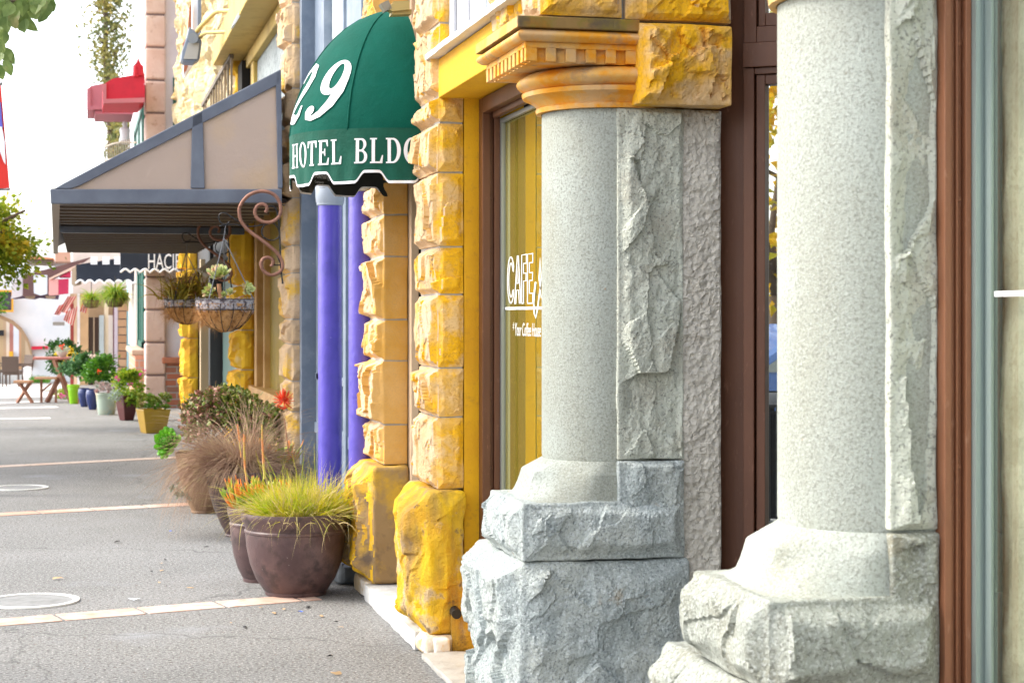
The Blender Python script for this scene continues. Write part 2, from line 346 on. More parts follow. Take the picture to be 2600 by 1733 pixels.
band('brick_band', (0,1184), (405,1163), .21, M('pale_brick_band', (.56,.45,.38), .8, [((.48,.32,.24), 3, .5, .7)]), ext=.7)
lightband = M('pale_concrete_band', (.74,.72,.68), .8)
band('pavement_strip', (0,1063), (128,1061), .25, lightband, seg=9)
band('pavement_strip', (0,1036), (145,1033), .30, lightband, seg=9)
band('pavement_strip', (0,1023), (100,1019), .30, lightband, seg=9)
conc = M('concrete_far', (.5,.49,.46), .85, [((.4,.39,.37), 2, .4, .7)])
stripg = G().add([(*gnd(-200,1015).xy,.004),(*gnd(185,1006).xy,.004),(*gnd(200,975).xy,.004),(*gnd(-200,976).xy,.004)], [(0,1,2,3)])
tag(mesh_obj('plaza', stripg, M('pale_plaza', (.62,.58,.54), .85)), kind='structure')
ringm = M('white_ring_paint', (.75,.74,.70), .6, [((.55,.53,.5), 20, .6, .75)]); coverm = M('ribbed_grey_lid', (.25,.25,.245), .7, [((.18,.18,.175), 12, .4, .65)], [(60,.002)])
for u, v, lab in ((78,1527,'round metal utility cover ringed in white near the lowest brick band'), (48,1239,'round utility cover with a white ring beyond the second brick band')):
    p = gnd(u, v); t = thing('utility_cover', lab, 'utility cover', p, 'round covers set in the pavement')
    part('lid', G().lathe(p, [(0,.006),(.215,.006),(.215,.001)], 40), coverm, t)
    part('ring', G().lathe(p, [(.218,.001),(.218,.010),(.25,.010),(.25,.001)], 40), ringm, t)

# litter and stains
leafm = M('dry_leaf', (.45,.3,.16), .8); blueb = M('blue_scrap', (.1,.18,.6), .7); whiteb = M('white_scrap', (.7,.75,.8), .7); blackb = M('black_scrap', (.03,.03,.03), .8)
for u, v, w, m, lab in ((297,1377,.07,blackb,'curled black scrap lying on the pavement left of the brown pots'), (434,1350,.03,blueb,'small blue scrap on the pavement beside the tall brown pot'),
                     (145,1471,.08,leafm,'pale dry leaf on the pavement behind the white ringed cover'), (342,1524,.08,whiteb,'torn white scrap of paper above the lowest brick band'),
                     (765,1556,.04,blueb,'small blue scrap on the pavement in front of the wide brown pot'), (855,1713,.06,leafm,'tan dry leaf at the bottom of the pavement'), (838,1668,.04,blackb,'tiny dark twig on the pavement near the curb')):
    p = gnd(u, v); g = G(); r = .5*w
    pts = [(r*R.uniform(.6,1.1)*math.cos(k*.9), .5*r*R.uniform(.6,1.2)*math.sin(k*.9), .004+R.uniform(0,.012)) for k in range(7)]
    g.add([(p.x+a, p.y+b, c) for a, b, c in pts]+[(p.x, p.y, .014)], [(k,(k+1)%7,7) for k in range(7)])
    o = mesh_obj('litter', g, m, loc=p); tag(o, lab, 'litter')

# ------------------------------------------------------------------ cafe building (granite and sandstone piers)
XF = 1.54
def rockpart(name, blocks, mats, parent, smooth=False):
    """mats: (main, near face) -- the sawn/stained near faces are another stone colour; paler street faces partly paint in the daylight"""
    V, F = join(blocks); o = mesh_obj(name, (V, F), mats[0], parent, smooth)
    if len(mats) > 1:
        o.data.materials.append(mats[1])
        for p in o.data.polygons:
            n = p.normal
            if n.y < -.45 and abs(n.x) < .75: p.material_index = 1
    return o
def pier(parent, x0, x1, y0, y1, zs, seed, ax=.055, ay=.02, res=.011, mats=None, arris=.02, name='sandstone_pier', rnd=.005, depth=.25):
    bl = []
    for i in range(len(zs)-1):
        dx = R.uniform(-.006, .006)
        bl.append(rock(x0+dx, x1, y0, y1, zs[i]+.003, zs[i+1]-.003, {'-x': ax*R.uniform(.8,1.2), '-y': ay, '+y': ax*.6}, res=res, marg=.03, marg_arris=arris, seed=seed+i*7, skip=('+x',), rnd=rnd, wob=.004, base=.75, rough=.85, cs=6))
    o = rockpart(name, bl, mats or (sand_pale, sand_yel), parent)
    part('mortar_joints', G().box(x0+.006, x1-.004, y0+.006, y1-.006, zs[0]+.004, zs[-1]-.004), mortar, o)
    return o
cafe = thing('cafe_building', 'golden sandstone cafe front with two grey granite columns and a brown framed window', 'building', (1.9, 6.5, 0))
YA, YB = 6.22, 3.86
def granite_pier(y, xs, seed, m_base, m_plinth, hasstucco, zt=2.2175):
    pr = rockpart('granite_pier', [rock(xs[0], xs[1], y+.012, y+.56, .982, zt, {'-y': .055}, res=.006, marg=.02, marg_arris=.045, seed=seed, cs=4.2, rnd=.006, base=.1, rough=1.5, wob=.004, stretch=(1,1,.55))], (granite_r,), cafe)
    rockpart('base_block', [rock(1.50, xs[1]+.02, y, y+.74, .0, .622, {'-x': .085, '-y': .045}, res=.009, marg=.075, seed=seed+1, rnd=.022, cs=3.2, wob=.012, base=.55, rough=1.0)], (m_base,), pr)
    rockpart('plinth_block', [rock(1.512, xs[1], y, y+.525, .628, .835, {'-x': .06, '-y': .045}, res=.007, marg=.05, seed=seed+2, rnd=.008, cs=4.2, wob=.006, base=.6, rough=.85)], (m_plinth,), pr)
    # moulding: square foot sweeping up to the round shaft
    cx, cy, n = 1.905, y+.268, 64; V = []; F = []; ts = [0,.12,.25,.36,.46,.56,.66,.76,.86,.94,1,1.01,1.5,2]
    for j, tt in enumerate(ts):
        for i in range(n):
            an = 2*math.pi*i/n; c, s_ = math.cos(an), math.sin(an)
            k1 = 1/((abs(c)**9+abs(s_)**9)**(1/9)); k2 = 1/max(abs(c), abs(s_), (abs(c)+abs(s_))/1.40)
            if tt <= 1.001: ph = min(tt,1)*math.pi/2; b = math.cos(ph)**1.5; z = .834+.094*(1-b)**2.4; rx = .372*k1*b+.312*k2*(1-b); ry = .255*k1*b+.246*k2*(1-b)
            else: q = min(1, (tt-1)/1.0); b = 1-q; z = .928+.006*(tt > 1.0)+.040*q; rx = .308*k2*b+.247*q; ry = .243*k2*b+.247*q
            V.append((cx+rx*c, cy+ry*s_, z))
    F = [(j*n+i, j*n+(i+1)%n, (j+1)*n+(i+1)%n, (j+1)*n+i) for j in range(len(ts)-1) for i in range(n)]+[tuple(range((len(ts)-1)*n, len(ts)*n))]
    part('base_moulding', G().add(V, F), granite, pr, smooth=35)
    rockpart('moulding_stop', [rock(xs[0], xs[1], y+.001, y+.52, .80, .976, {'-y': .045}, res=.006, marg=.015, marg_arris=.06, seed=seed+6, cs=5, rnd=.006, base=.1, rough=1.5, wob=.003)], (m_plinth,), pr)
    sh = part('column_shaft', G().lathe((cx, cy, 0), [(.243,.97),(.247,.985),(.247,2.20),(.247,2.217)], 96), granite, pr, smooth=40)
    if hasstucco:
        part('stucco_reveal', rock(xs[1]-.012, 2.262, y+.022, y+.5, .40, zt+.001, {'-y': .012}, res=.005, marg=.012, seed=seed+5, cs=40, base=.5, rough=.7, wob=.004), stucco, pr)
    k_ = (zt-.001-.975)/(2.217-.975); sh.scale.z = k_; sh.location.z = .975-.975*k_
    # carved capital
    cap = part('capital', G().lathe((cx, cy, 0), [(.250,2.2175),(.268,2.2185),(.270,2.236),(.264,2.240),(.275,2.256),(.292,2.268),(.318,2.280),(.322,2.297),(.312,2.300)]+[(.302+.040*math.sin(math.pi*k/10), 2.300+.072*k/10) for k in range(11)]+[(.2,2.374)], 96), sand_orange, pr, smooth=40)
    y0, y1 = y-.07, y+.60; x0, x1 = 1.488, xs[0]+.055
    g = G(); g.box(x0+.045, x1, y0+.045, y1-.045, 2.3775, 2.452)
    part('dentil_core', g, sand_orange, cap)
    g = G(); g.box(x0+.022, x1, y0+.022, y1-.022, 2.430, 2.4525)
    k = 0
    while x0+.024+k*.0735 < x1-.03:
        xa = x0+.024+k*.0735; g.box(xa, xa+.037 if k else xa+.042, y0+.022, y0+.0455, 2.379, 2.4299); k += 1
    k = 0
    while y0+.05+k*.062 < y1-.04:
        ya = y0+.062+k*.062; g.box(x0+.022, x0+.0455, ya, ya+.034, 2.379, 2.4299); k += 1
    part('dentils', g, sand_orange, cap, bevel=.002)
    # roll moulding + abacus
    g = G(); nb = 10; rr = []
    for k in range(nb+1):
        t_ = math.pi*k/nb; rr.append((.020*math.sin(t_)+.012, 2.453+.045*k/nb))
    V = []
    for o_, z in rr:
        V += [(x0+.02-o_, y0+.02-o_, z), (x1, y0+.02-o_, z), (x1, y1-.02+o_, z), (x0+.02-o_, y1-.02+o_, z)]
    F = [(4*i+q, 4*i+(q+1)%4, 4*i+4+(q+1)%4, 4*i+4+q) for i in range(nb) for q in range(4)]+[(3,2,1,0), tuple(4*nb+q for q in range(4))]
    part('roll_moulding', G().add(V, F), sand_orange, cap, smooth=40)
    abm = M('fluted_abacus_stone', (.68,.40,.12), .8, [((.55,.40,.06), 6, .5, .6), ((.72,.32,.03), 5, .5, .62), ((.25,.18,.12), 7, .56, .7, 'n', .8)], [(75,.02,'w','X')]) if seed == 100 else bpy.data.materials.get('fluted_abacus_stone')
    part('abacus', G().box(x0-.014, x1, y0-.012, y1+.012, 2.5005, 2.545), abm, cap, bevel=.004)
    k_ = (2.545-zt)/(2.545-2.2175); cap.scale.z = k_; cap.location.z = zt-2.2175*k_
    return pr
pA = granite_pier(YA, (1.865, 2.115), 100, granite_b, granite_b, True, 2.244)
granite_l = M('granite_pale_rough', (.37,.39,.34), .85, [((.29,.29,.23), 3, .45, .62), ((.18,.18,.15), 90, .52, .62, 'n', .75), ((.56,.58,.54), 110, .52, .62, 'n', .75), ((.28,.24,.15), 5, .6, .7, 'n', .7)], [(36,.014), (120,.008)])
pB = granite_pier(YB, (1.815, 1.935), 318, granite_l, granite_l, False); pB.scale.z = 1.02
# rough sandstone blocks above the granite
rockpart('corner_block', [rock(1.915, 2.265, YA-.085, YA+.55, 2.249, 2.536, {'-y': .075, '-x': .0}, res=.008, marg=.03, marg_arris=.02, seed=411, cs=6, rnd=.006, base=.45, rough=1.5, wob=.004)], (sand_yel,), cafe)
rockpart('upper_course', [rock(1.56, 1.86, YA-.06, YA+.6, 2.552, 2.95, {'-y': .05, '-x': .05}, res=.012, marg=.03, seed=420, cs=5, base=.6), rock(1.87, 2.268, YA-.065, YA+.6, 2.548, 2.95, {'-y': .05}, res=.012, marg=.02, seed=421, cs=5, base=.6),
    rock(1.56, 2.268, YA-.06, YA+.6, 2.96, 3.5, {'-y': .05, '-x': .05}, res=.03, marg=.03, seed=422)], (sand_pale, sand_yel), cafe)
part('upper_mortar', G().box(1.59, 2.25, YA-.04, YA+.58, 2.5455, 3.5), mortar, cafe)
rockpart('upper_course', [rock(1.56, 2.0, YB-.06, YB+.6, 2.552, 3.5, {'-y': .05, '-x': .05}, res=.03, marg=.03, seed=430)], (sand_pale, sand_yel), cafe)
# recessed brown bay between the granite piers
RZ = -math.radians(35); BO = Vector((2.235, 6.36, 0)); BD = Vector((math.cos(RZ), math.sin(RZ), 0)); BN = Vector((math.sin(RZ), -math.cos(RZ), 0))
def bu(u):                       # metres along the splayed entrance wall where it meets image column u
    k = (u-1300)/FP; a_ = BO.x*CT-BO.y*ST-k*(BO.x*ST+BO.y*CT); b_ = BD.x*CT-BD.y*ST-k*(BD.x*ST+BD.y*CT); return -a_/b_
def bb(g, u0, u1, z0, z1, proud, back=.08):
    t0, t1 = bu(u0), bu(u1); P = [BO+BD*t+BN*p for t, p in ((t0,proud),(t1,proud),(t1,-back),(t0,-back))]
    return g.add([(p.x,p.y,z0) for p in P]+[(p.x,p.y,z1) for p in P], [(0,3,2,1),(4,5,6,7),(0,1,5,4),(1,2,6,5),(2,3,7,6),(3,0,4,7)])
g = G(); bb(g, 1800, 1893, .3, 3.5, .0); bb(g, 1893.5, 1920, .3, 2.40, .035); bb(g, 1924, 1946, .3, 2.375, .022); bb(g, 1893.5, 2120, 2.402, 2.49, .045); bb(g, 1920.5, 2120, 2.377, 2.401, .03); bb(g, 1946.5, 2120, 2.34, 2.374, .022)
bb(g, 1893.5, 1925, 2.492, 3.5, .03); bb(g, 1925.5, 2120, 2.492, 2.55, .03); bb(g, 1929, 1946, 2.552, 3.5, .02); bb(g, 1946.5, 2120, 2.552, 2.60, .02); bb(g, 1920.5, 1923.5, .3, 2.375, .0); bb(g, 1946.5, 2120, .3, .72, .02)
bay = part('entrance_bay_frame', g, brown_paint, cafe, bevel=.003)
part('pane', bb(G(), 1946.5, 2120, .72, 2.34, -.01), DOORGLASS, bay)
part('pane', bb(G(), 1946.5, 2120, 2.60, 3.5, -.01), DOORGLASS, bay)
rockpart('bay_wall', [rock(2.30, 2.60, 4.55, 6.0, .0, .25, {'-x': .03}, res=.03, marg=.04, seed=440)], (granite_b,), cafe)
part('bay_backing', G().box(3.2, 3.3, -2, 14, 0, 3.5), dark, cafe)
# cafe window
x1215, x1252, x1270 = xY(1215, 7.91), xY(1252, 7.86), xY(1270, 7.84)
part('plaster_jamb', G().box(1.655, 1.93, 7.912, 8.3, .0, 2.47).box(1.60, 1.93, 7.905, 8.3, .0, .30), plaster_yel, cafe, bevel=.004)
wf = part('window_frame', G().box(1.722, 1.758, 7.83, 7.911, .42, 2.462).box(1.7585, 1.774, 7.845, 7.911, .42, 2.44).box(1.7745, 1.80, 7.825, 7.911, .42, 2.43)
    .box(1.722, 1.76, 6.6, 7.829, 2.395, 2.462).box(1.7605, 1.785, 6.6, 7.8, 2.37, 2.43).box(1.70, 1.86, 6.6, 7.83, .34, .42), brown_paint, cafe, bevel=.003)
part('glazing_bead', G().box(1.80, 1.812, 7.80, 7.9, .42, 2.37).box(1.8125, 1.825, 7.812, 7.9, .42, 2.37).box(1.80, 1.815, 6.6, 7.8, 2.35, 2.369), grey_metal, wf)
XG = 1.82
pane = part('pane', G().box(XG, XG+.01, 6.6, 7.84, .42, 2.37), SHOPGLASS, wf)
rv = G()
for v in (500, 635, 830, 1010, 1190): rv.lathe((0,0,0), [], 3) if False else rv.tube([(1.766, 7.846, zz(v, 8)), (1.766, 7.838, zz(v, 8))], .006, 8)
for rvq in (500, 635, 830, 1010, 1190): part('rivet', G().tube([(1.766, 7.846, zz(rvq, 8)), (1.766, 7.838, zz(rvq, 8))], .006, 8), brown_paint, wf)
part('apron_wall', G().box(1.70, 1.9, 6.6, 7.90, 0, .339), plaster_yel, cafe)
part('lintel', G().box(XF, 1.90, 6.70, 7.918, 2.4655, 2.638), plaster_yel, cafe, bevel=.004)
part('window_sill', rock(1.492, 1.9, 6.35, 7.99, 2.641, 2.668, {}, res=.02, rnd=.004, wob=.004, seed=5), white_paint, cafe)
uf = part('upper_window', G().box(1.585, 1.60, 7.80, 7.93, 2.6685, 3.6).box(1.60, 1.70, 6.86, 7.80, 2.6685, 3.6).box(1.59, 1.62, 7.52, 7.60, 2.6685, 3.6).box(1.59, 1.62, 7.18, 7.24, 2.6685, 3.6).box(1.58, 1.66, 7.93, 7.965, 2.6685, 3.6), M('pale_grey_paint', (.46,.47,.50), .5, [((.55,.55,.57), 4, .45, .7)]), cafe, bevel=.003)
part('pane', G().box(1.594, 1.5995, 6.88, 7.17, 2.70, 3.6), glass_mat('upper_glass', (.3,.36,.34), .5), uf)
# text on glass
def textmesh(s, size, shear=0, xs=1.):
    c = bpy.data.curves.new('t', 'FONT'); c.body = s; c.size = size; c.shear = shear; c.resolution_u = 3
    o = bpy.data.objects.new('t', c); C.objects.link(o); dg = bpy.context.evaluated_depsgraph_get(); dg.update()
    me = bpy.data.meshes.new_from_object(o.evaluated_get(dg)); V = [(v.co.x*xs, v.co.y) for v in me.vertices]; F = [tuple(p.vertices) for p in me.polygons]
    bpy.data.objects.remove(o); bpy.data.curves.remove(c); bpy.data.meshes.remove(me); return V, F
def ell(cx, cy, rx, ry, a0, a1, n=14): return [(cx+rx*math.cos(math.radians(a0+(a1-a0)*i/n)), cy+ry*math.sin(math.radians(a0+(a1-a0)*i/n))) for i in range(n+1)]
def ribbon(path, w):
    L, Rr = [], []; m = len(path)
    for i, (x, y) in enumerate(path):
        x0, y0 = path[max(i-1,0)]; x1, y1 = path[min(i+1,m-1)]; dx, dy = x1-x0, y1-y0; l = math.hypot(dx, dy) or 1; ww = (w[i] if isinstance(w, (list,tuple)) else w)/2
        L.append((x-dy/l*ww, y+dx/l*ww)); Rr.append((x+dy/l*ww, y-dx/l*ww))
    n = m; return L+Rr, [(i, i+1, n+i+1, n+i) for i in range(m-1)]
def poly(loops):
    vv = [[Vector((x, y, 0)) for x, y in l] for l in loops]; t = tessellate_polygon(vv); V = [p for l in loops for p in l]; return V, [tuple(i) for i in t]
lg = G()
def onglass(V, F, y0, z0, sy=1, sz=1, off=.0012):      # text runs towards the camera along the pane
    lg.add([(XG-off, y0-x*sy, z0+y*sz) for x, y in V], F)
yC = yX(1289, XG); yE = yX(1354, XG); sc = (yC-yE); zt, zb = zz(648, 7.75), zz(770, 7.75); hh = zt-zb
def ol(path, w=.035, off=.0012): off = .0012+(off-.003)*.3 if off > .002 else off; V, F = ribbon(path, w); onglass(V, F, yC, zb, sc, hh, off)
cs = .06
C1 = [(.27,.62)]+[(.27,.86)]+ell(.15,.5,.15,.5,50,310,16)+[(.27,.22)]
ol(ell(.14,.5,.14,.49,35,325,18), .03); ol(ell(.15,.5,.09,.36,40,320,16), .03, .004); ol([(.255,.78),(.245,.66),(.215,.72)], .03, .005); ol([(.255,.22),(.245,.3),(.215,.26)], .03, .006)
ol([(.29,.0),(.40,1.0),(.44,1.0),(.54,.0),(.48,.0),(.45,.28),(.37,.28),(.34,.0),(.29,.0)], .028); ol([(.38,.42),(.415,.78),(.45,.42),(.38,.42)], .024, .004)
ol([(.57,.0),(.57,1.0),(.75,1.0),(.75,.82),(.64,.82),(.64,.62),(.74,.62),(.74,.46),(.64,.46),(.64,.0),(.57,.0)], .028)
ol([(.79,.0),(.79,1.0),(.99,1.0),(.99,.82),(.86,.82),(.86,.62),(.98,.62),(.98,.46),(.86,.46),(.86,.2),(.99,.2),(.99,.0),(.79,.0)], .028)
ol([(1.10,.42),(1.06,.25),(1.03,.0),(1.05,-.22),(1.10,-.30),(1.16,-.15),(1.24,.2),(1.30,.5),(1.26,.9),(1.22,.5),(1.30,.1),(1.5,.4)], [.06,.05,.04,.035,.035,.035,.035,.03,.03,.03,.03,.03], .005)
y0 = yX(1268, XG); lg.box(XG-.0028, XG-.0022, 6.75, y0, zz(786, 7.8), zz(779, 7.8))
V, F = textmesh('* Your Coffee House', .050, .15, 1.15); onglass(V, F, yX(1302, XG), zz(852, 7.75), 1.0, 1.6)
part('window_lettering', lg, white_let, pane)
# near window at the right edge
nf = G()
for x0, x1, ya in ((1.936,1.953,3.838),(1.9535,1.966,3.850),(1.9665,1.971,3.840),(1.9715,1.987,3.856),(1.9875,2.002,3.835)): nf.box(x0, x1, ya, 4.3, .35, 3.5)
nf.box(1.95, 2.08, -1, 4.3, .25, .35)
brown_lit = M('lit_brown_paint', (.26,.105,.05), .42, [((.18,.07,.035), 3, .4, .7), ((.42,.22,.14), 50, .62, .74, 'n', .6)], [(60,.001)], stretch=(1,1,.3))  # same brown paint, lightened so daylight on this frame sits in the colour
nwf = part('near_window_frame', nf, brown_lit, cafe, bevel=.002)
rv = G()
for v in (110, 505, 1185, 1510): rv.lathe((0,0,0), [(.006,0)], 6) if False else rv.tube([(1.979, 3.857, zz(v, 4.2)), (1.979, 3.850, zz(v, 4.2))], .005, 8)
for rvq in (110, 505, 1185, 1510): part('rivet', G().tube([(1.979, 3.857, zz(rvq, 4.2)), (1.979, 3.850, zz(rvq, 4.2))], .005, 8), brown_lit, nwf)
gl2 = M('green_grey_bead', (.30,.36,.34), .35, metal=.4)
part('glazing_bead', G().box(2.0025, 2.014, 3.815, 4.2, .35, 3.5).box(2.0145, 2.026, 3.822, 4.2, .35, 3.5).box(2.0265, 2.034, 3.790, 4.2, .35, 3.5), gl2, nwf)
np_ = part('pane', G().box(2.03, 2.036, -1, 3.80, .35, 3.5), NEARGLASS, nwf)
part('reflection_panel', rock(2.075, 2.25, 3.2, 3.83, .2, 3.0, {'-x': .02}, res=.03, seed=77, marg=.02), M('beige_reflection_stone', (.76,.73,.64), .85, [((.60,.57,.48), 5, .45, .62), ((.35,.33,.26), 90, .5, .65, 'n', .5)], [(60,.006)]), cafe)  # stone panel added behind the pane in place of the reflected pier
zl = zz(744, 4.0); part('window_line', G().box(2.0285, 2.0295, 2.2, yX(2526, 2.03), zl-.006, zl+.006), white_let, np_)
part('near_wall', G().box(2.0, 2.4, -1, 3.9, 0, .249), granite_b, cafe)
# sandstone piers flanking the hotel door
z2 = [.725,1.047,1.266,1.591,1.806,2.135,2.356,2.475,2.80,3.15,3.5]
p2 = pier(cafe, XF, 1.652, 7.91, 8.38, z2, 500, ax=.047, ay=.02, res=.007)
rockpart('pier_base', [rock(1.475, 1.655, 7.86, 8.42, .085, .722, {'-x': .07, '-y': .03, '+y': .02}, res=.009, marg=.09, seed=520, rnd=.03, cs=3.4, wob=.012, base=.7, rough=.8)], (sand_base,), p2)
z1 = [.71,.925,1.26,1.478,1.81,2.03,2.20,2.6,3.0,3.5]
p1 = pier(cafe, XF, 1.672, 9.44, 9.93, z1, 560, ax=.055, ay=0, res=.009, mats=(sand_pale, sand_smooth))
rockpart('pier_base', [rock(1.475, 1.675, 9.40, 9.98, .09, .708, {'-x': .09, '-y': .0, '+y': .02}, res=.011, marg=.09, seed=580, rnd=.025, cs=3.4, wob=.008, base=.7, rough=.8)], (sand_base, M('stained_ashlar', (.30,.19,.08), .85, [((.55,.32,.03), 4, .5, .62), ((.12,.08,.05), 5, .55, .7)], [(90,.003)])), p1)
door = part('hotel_door', G().box(1.80, 1.86, 8.3, 9.5, .09, 2.6), brown_paint, cafe)
part('door_frame', G().box(1.675, 1.715, 9.36, 9.5, .09, 3.5).box(1.70, 1.80, 8.2, 9.5, 2.25, 3.5), M('beige_trim', (.50,.36,.24), .6, [((.4,.28,.18), 6, .5, .7)]), cafe, bevel=.003)
part('pane', G().box(1.79, 1.799, 8.5, 9.3, .5, 2.0), DOORGLASS, door)
rockpart('door_step', [rock(1.445, 1.8, 7.98, 9.48, .0, .086, {}, res=.03, rnd=.008, seed=590, wob=.006)], (M('worn_white_step', (.50,.50,.49), .8, [((.36,.35,.33), 5, .5, .7)], [(40,.004)]),), cafe)
creamst = M('cream_kerb_stone', (.62,.47,.28), .8, [((.78,.74,.68), 5, .45, .6), ((.68,.42,.10), 8, .55, .65)], [(40,.004)])
rockpart('footing_stone', [rock(1.45, 1.56, 9.49, 9.86, .0, .092, {'-x': .01}, res=.015, rnd=.01, seed=591, wob=.008)], (creamst,), cafe)
rockpart('footing_stone', [rock(1.46, 1.60, 7.84, 8.05, .0, .088, {'-x': .02, '-y': .01}, res=.012, rnd=.02, seed=592, wob=.012),
    rock(1.50, 1.57, 7.80, 7.86, .0, .084, {'-y': .01}, res=.01, rnd=.01, seed=593, wob=.01)], (creamst,), cafe)
rockpart('footing_stone', [rock(1.585, 1.722, 7.835, 7.95, .0, .19, {'-y': .012}, res=.008, rnd=.006, seed=594, wob=.008)], (sand_base,), cafe)
part('drain_spout', G().tube([(1.60, 7.95, .205), (1.597, 7.79, .19)], .022, 14), black_m, cafe, smooth=40)
part('footing_slab', rock(1.44, 1.9, 6.9, 7.8, .0, .03, {}, res=.04, rnd=.006, seed=596, wob=.01), M('old_concrete', (.42,.40,.36), .9, [((.3,.28,.25), 8, .45, .7)], [(60,.004)]), cafe)

# ------------------------------------------------------------------ green dome awning over the door
AX, AY, AR = 1.53, 8.915, .535
ZV0, ZV1, ZT = 2.125, 2.372, 3.015
dome = thing('dome_awning', 'green canvas dome awning with white lettering over the doorway', 'awning', (AX, AY, ZV0))
def pos(azi, z, r=AR): az = math.radians(azi); return (AX-r*math.sin(az), AY-r*math.cos(az), z)
def domept(azi, t, off=0):      # t 0..1 along the dome profile
    th_ = t*math.pi/2; k = math.radians(azi)
    base = AR*max(0, 1-t**1.65)**.5
    seg = 60.; rel = ((azi-36) % seg)/seg; sag = 1-.035*(1-(2*rel-1)**2)*0-.022*math.sin(math.pi*rel)*math.sin(math.pi*t)
    r = base*sag+off; return Vector((AX-r*math.sin(k), AY-r*math.cos(k), ZV1+(ZT-ZV1)*t+off*.5*t))
V = []; nA, nT = 72, 26
for j in range(nT+1):
    for i in range(nA+1): V.append(domept(-4+188*i/nA, min(1-(1-j/nT)**1.6, .9995)))
F = [(j*(nA+1)+i, j*(nA+1)+i+1, (j+1)*(nA+1)+i+1, (j+1)*(nA+1)+i) for j in range(nT) for i in range(nA)]
part('canopy', G().add(V, F), green_can, dome, smooth=True)
g = G()
for az in (36, 96, 150): g.tube([domept(az, t/14*.99, .001) for t in range(15)], .005, 6)
part('seam', g, green_can, dome, smooth=True)
def scal(azi): 
    ph = (azi-8)/30.; f = ph % 1; x = min(1, max(0, 1-abs(f-.5)*3.4)*1.7); return .050*x*x*(3-2*x)
def valr(azi, z): return AR+.004+(.007*math.sin(azi*.23+1)+.003*math.sin(azi*.61+z*9))*(ZV1-z)/.25
def vstrip(z_of, z_to, nm, mt, ro=0, n=220, rows=6):
    V = []
    for j in range(rows+1):
        for i in range(n+1):
            az = -4+188*i/n; a_, b_ = z_of(az), z_to(az); z = a_+(b_-a_)*j/rows; V.append(pos(az, z, valr(az, z)+ro))
    F = [(j*(n+1)+i, j*(n+1)+i+1, (j+1)*(n+1)+i+1, (j+1)*(n+1)+i) for j in range(rows) for i in range(n)]
    return part(nm, G().add(V, F), mt, dome, smooth=True)
edge = lambda az: ZV0+.006+scal(az)
val = vstrip(edge, lambda az: ZV1+.006, 'valance', green_can2)
vstrip(lambda az: edge(az)-.013, edge, 'valance_trim', white_let, .001, rows=1)
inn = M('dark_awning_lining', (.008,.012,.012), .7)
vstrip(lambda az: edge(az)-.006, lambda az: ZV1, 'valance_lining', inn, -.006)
# letters (own outlines, slab serif)
Hh = [(0,0),(.36,0),(.36,.06),(.27,.06),(.27,.46),(.57,.46),(.57,.06),(.48,.06),(.48,0),(.84,0),(.84,.06),(.75,.06),(.75,.94),(.84,.94),(.84,1),(.48,1),(.48,.94),(.57,.94),(.57,.54),(.27,.54),(.27,.94),(.36,.94),(.36,1),(0,1),(0,.94),(.09,.94),(.09,.06),(0,.06)]
Tt = [(.2,0),(.56,0),(.56,.06),(.47,.06),(.47,.93),(.60,.93),(.70,.72),(.76,.72),(.76,1),(0,1),(0,.72),(.06,.72),(.16,.93),(.29,.93),(.29,.06),(.2,.06)]
Ee = [(0,0),(.68,0),(.72,.28),(.66,.28),(.56,.07),(.27,.07),(.27,.47),(.40,.47),(.45,.36),(.50,.36),(.50,.66),(.45,.66),(.40,.54),(.27,.54),(.27,.93),(.54,.93),(.62,.74),(.68,.74),(.66,1),(0,1),(0,.94),(.09,.94),(.09,.06),(0,.06)]
Ll = [(0,0),(.66,0),(.70,.32),(.64,.32),(.52,.07),(.27,.07),(.27,.94),(.38,.94),(.38,1),(0,1),(0,.94),(.09,.94),(.09,.06),(0,.06)]
st0 = [(0,1),(0,.94),(.09,.94),(.09,.06),(0,.06)]
LET = {'H': ([Hh], .84), 'T': ([Tt], .76), 'E': ([Ee], .72), 'L': ([Ll], .70),
 'O': ([ell(.42,.5,.42,.52,0,350,24), ell(.42,.5,.22,.45,0,350,24)], .84),
 'D': ([[(0,0),(.38,0)]+ell(.38,.5,.42,.5,-85,85,14)+st0, [(.27,.07),(.36,.07)]+ell(.36,.5,.24,.43,-85,85,12)+[(.27,.93)]], .80),
 'B': ([[(0,0),(.42,0)]+ell(.42,.265,.30,.265,-85,70,9)+[(.52,.53)]+ell(.40,.765,.27,.235,-50,85,9)+st0, [(.27,.07),(.38,.07)]+ell(.38,.27,.17,.20,-85,85,8)+[(.27,.47)], [(.27,.55),(.36,.55)]+ell(.37,.74,.14,.19,-85,85,8)+[(.27,.93)]], .72),
 'G': ([ell(.42,.5,.42,.52,48,300,22)+[(.66,.10),(.78,0),(.80,0),(.80,.36),(.86,.42),(.50,.42),(.50,.36),(.60,.36),(.60,.14)]+ell(.42,.5,.22,.45,300,60,18)+[(.66,.70),(.72,.70)]], .86)}
def refine(V, F, mx):
    bm = bmesh.new(); vv = [bm.verts.new((x, y, 0)) for x, y in V]
    for f in F:
        try: bm.faces.new([vv[i] for i in f])
        except ValueError: pass
    for _ in range(5):
        ed = [e for e in bm.edges if e.calc_length() > mx]
        if not ed: break
        bmesh.ops.subdivide_edges(bm, edges=ed, cuts=1); bmesh.ops.triangulate(bm, faces=[f for f in bm.faces if len(f.verts) > 3])
    bm.verts.index_update(); r = [(v.co.x, v.co.y) for v in bm.verts], [tuple(v.index for v in f.verts) for f in bm.faces]; bm.free(); return r
g = G(); LH = .118; cur = -1.0; zl0 = 2.212
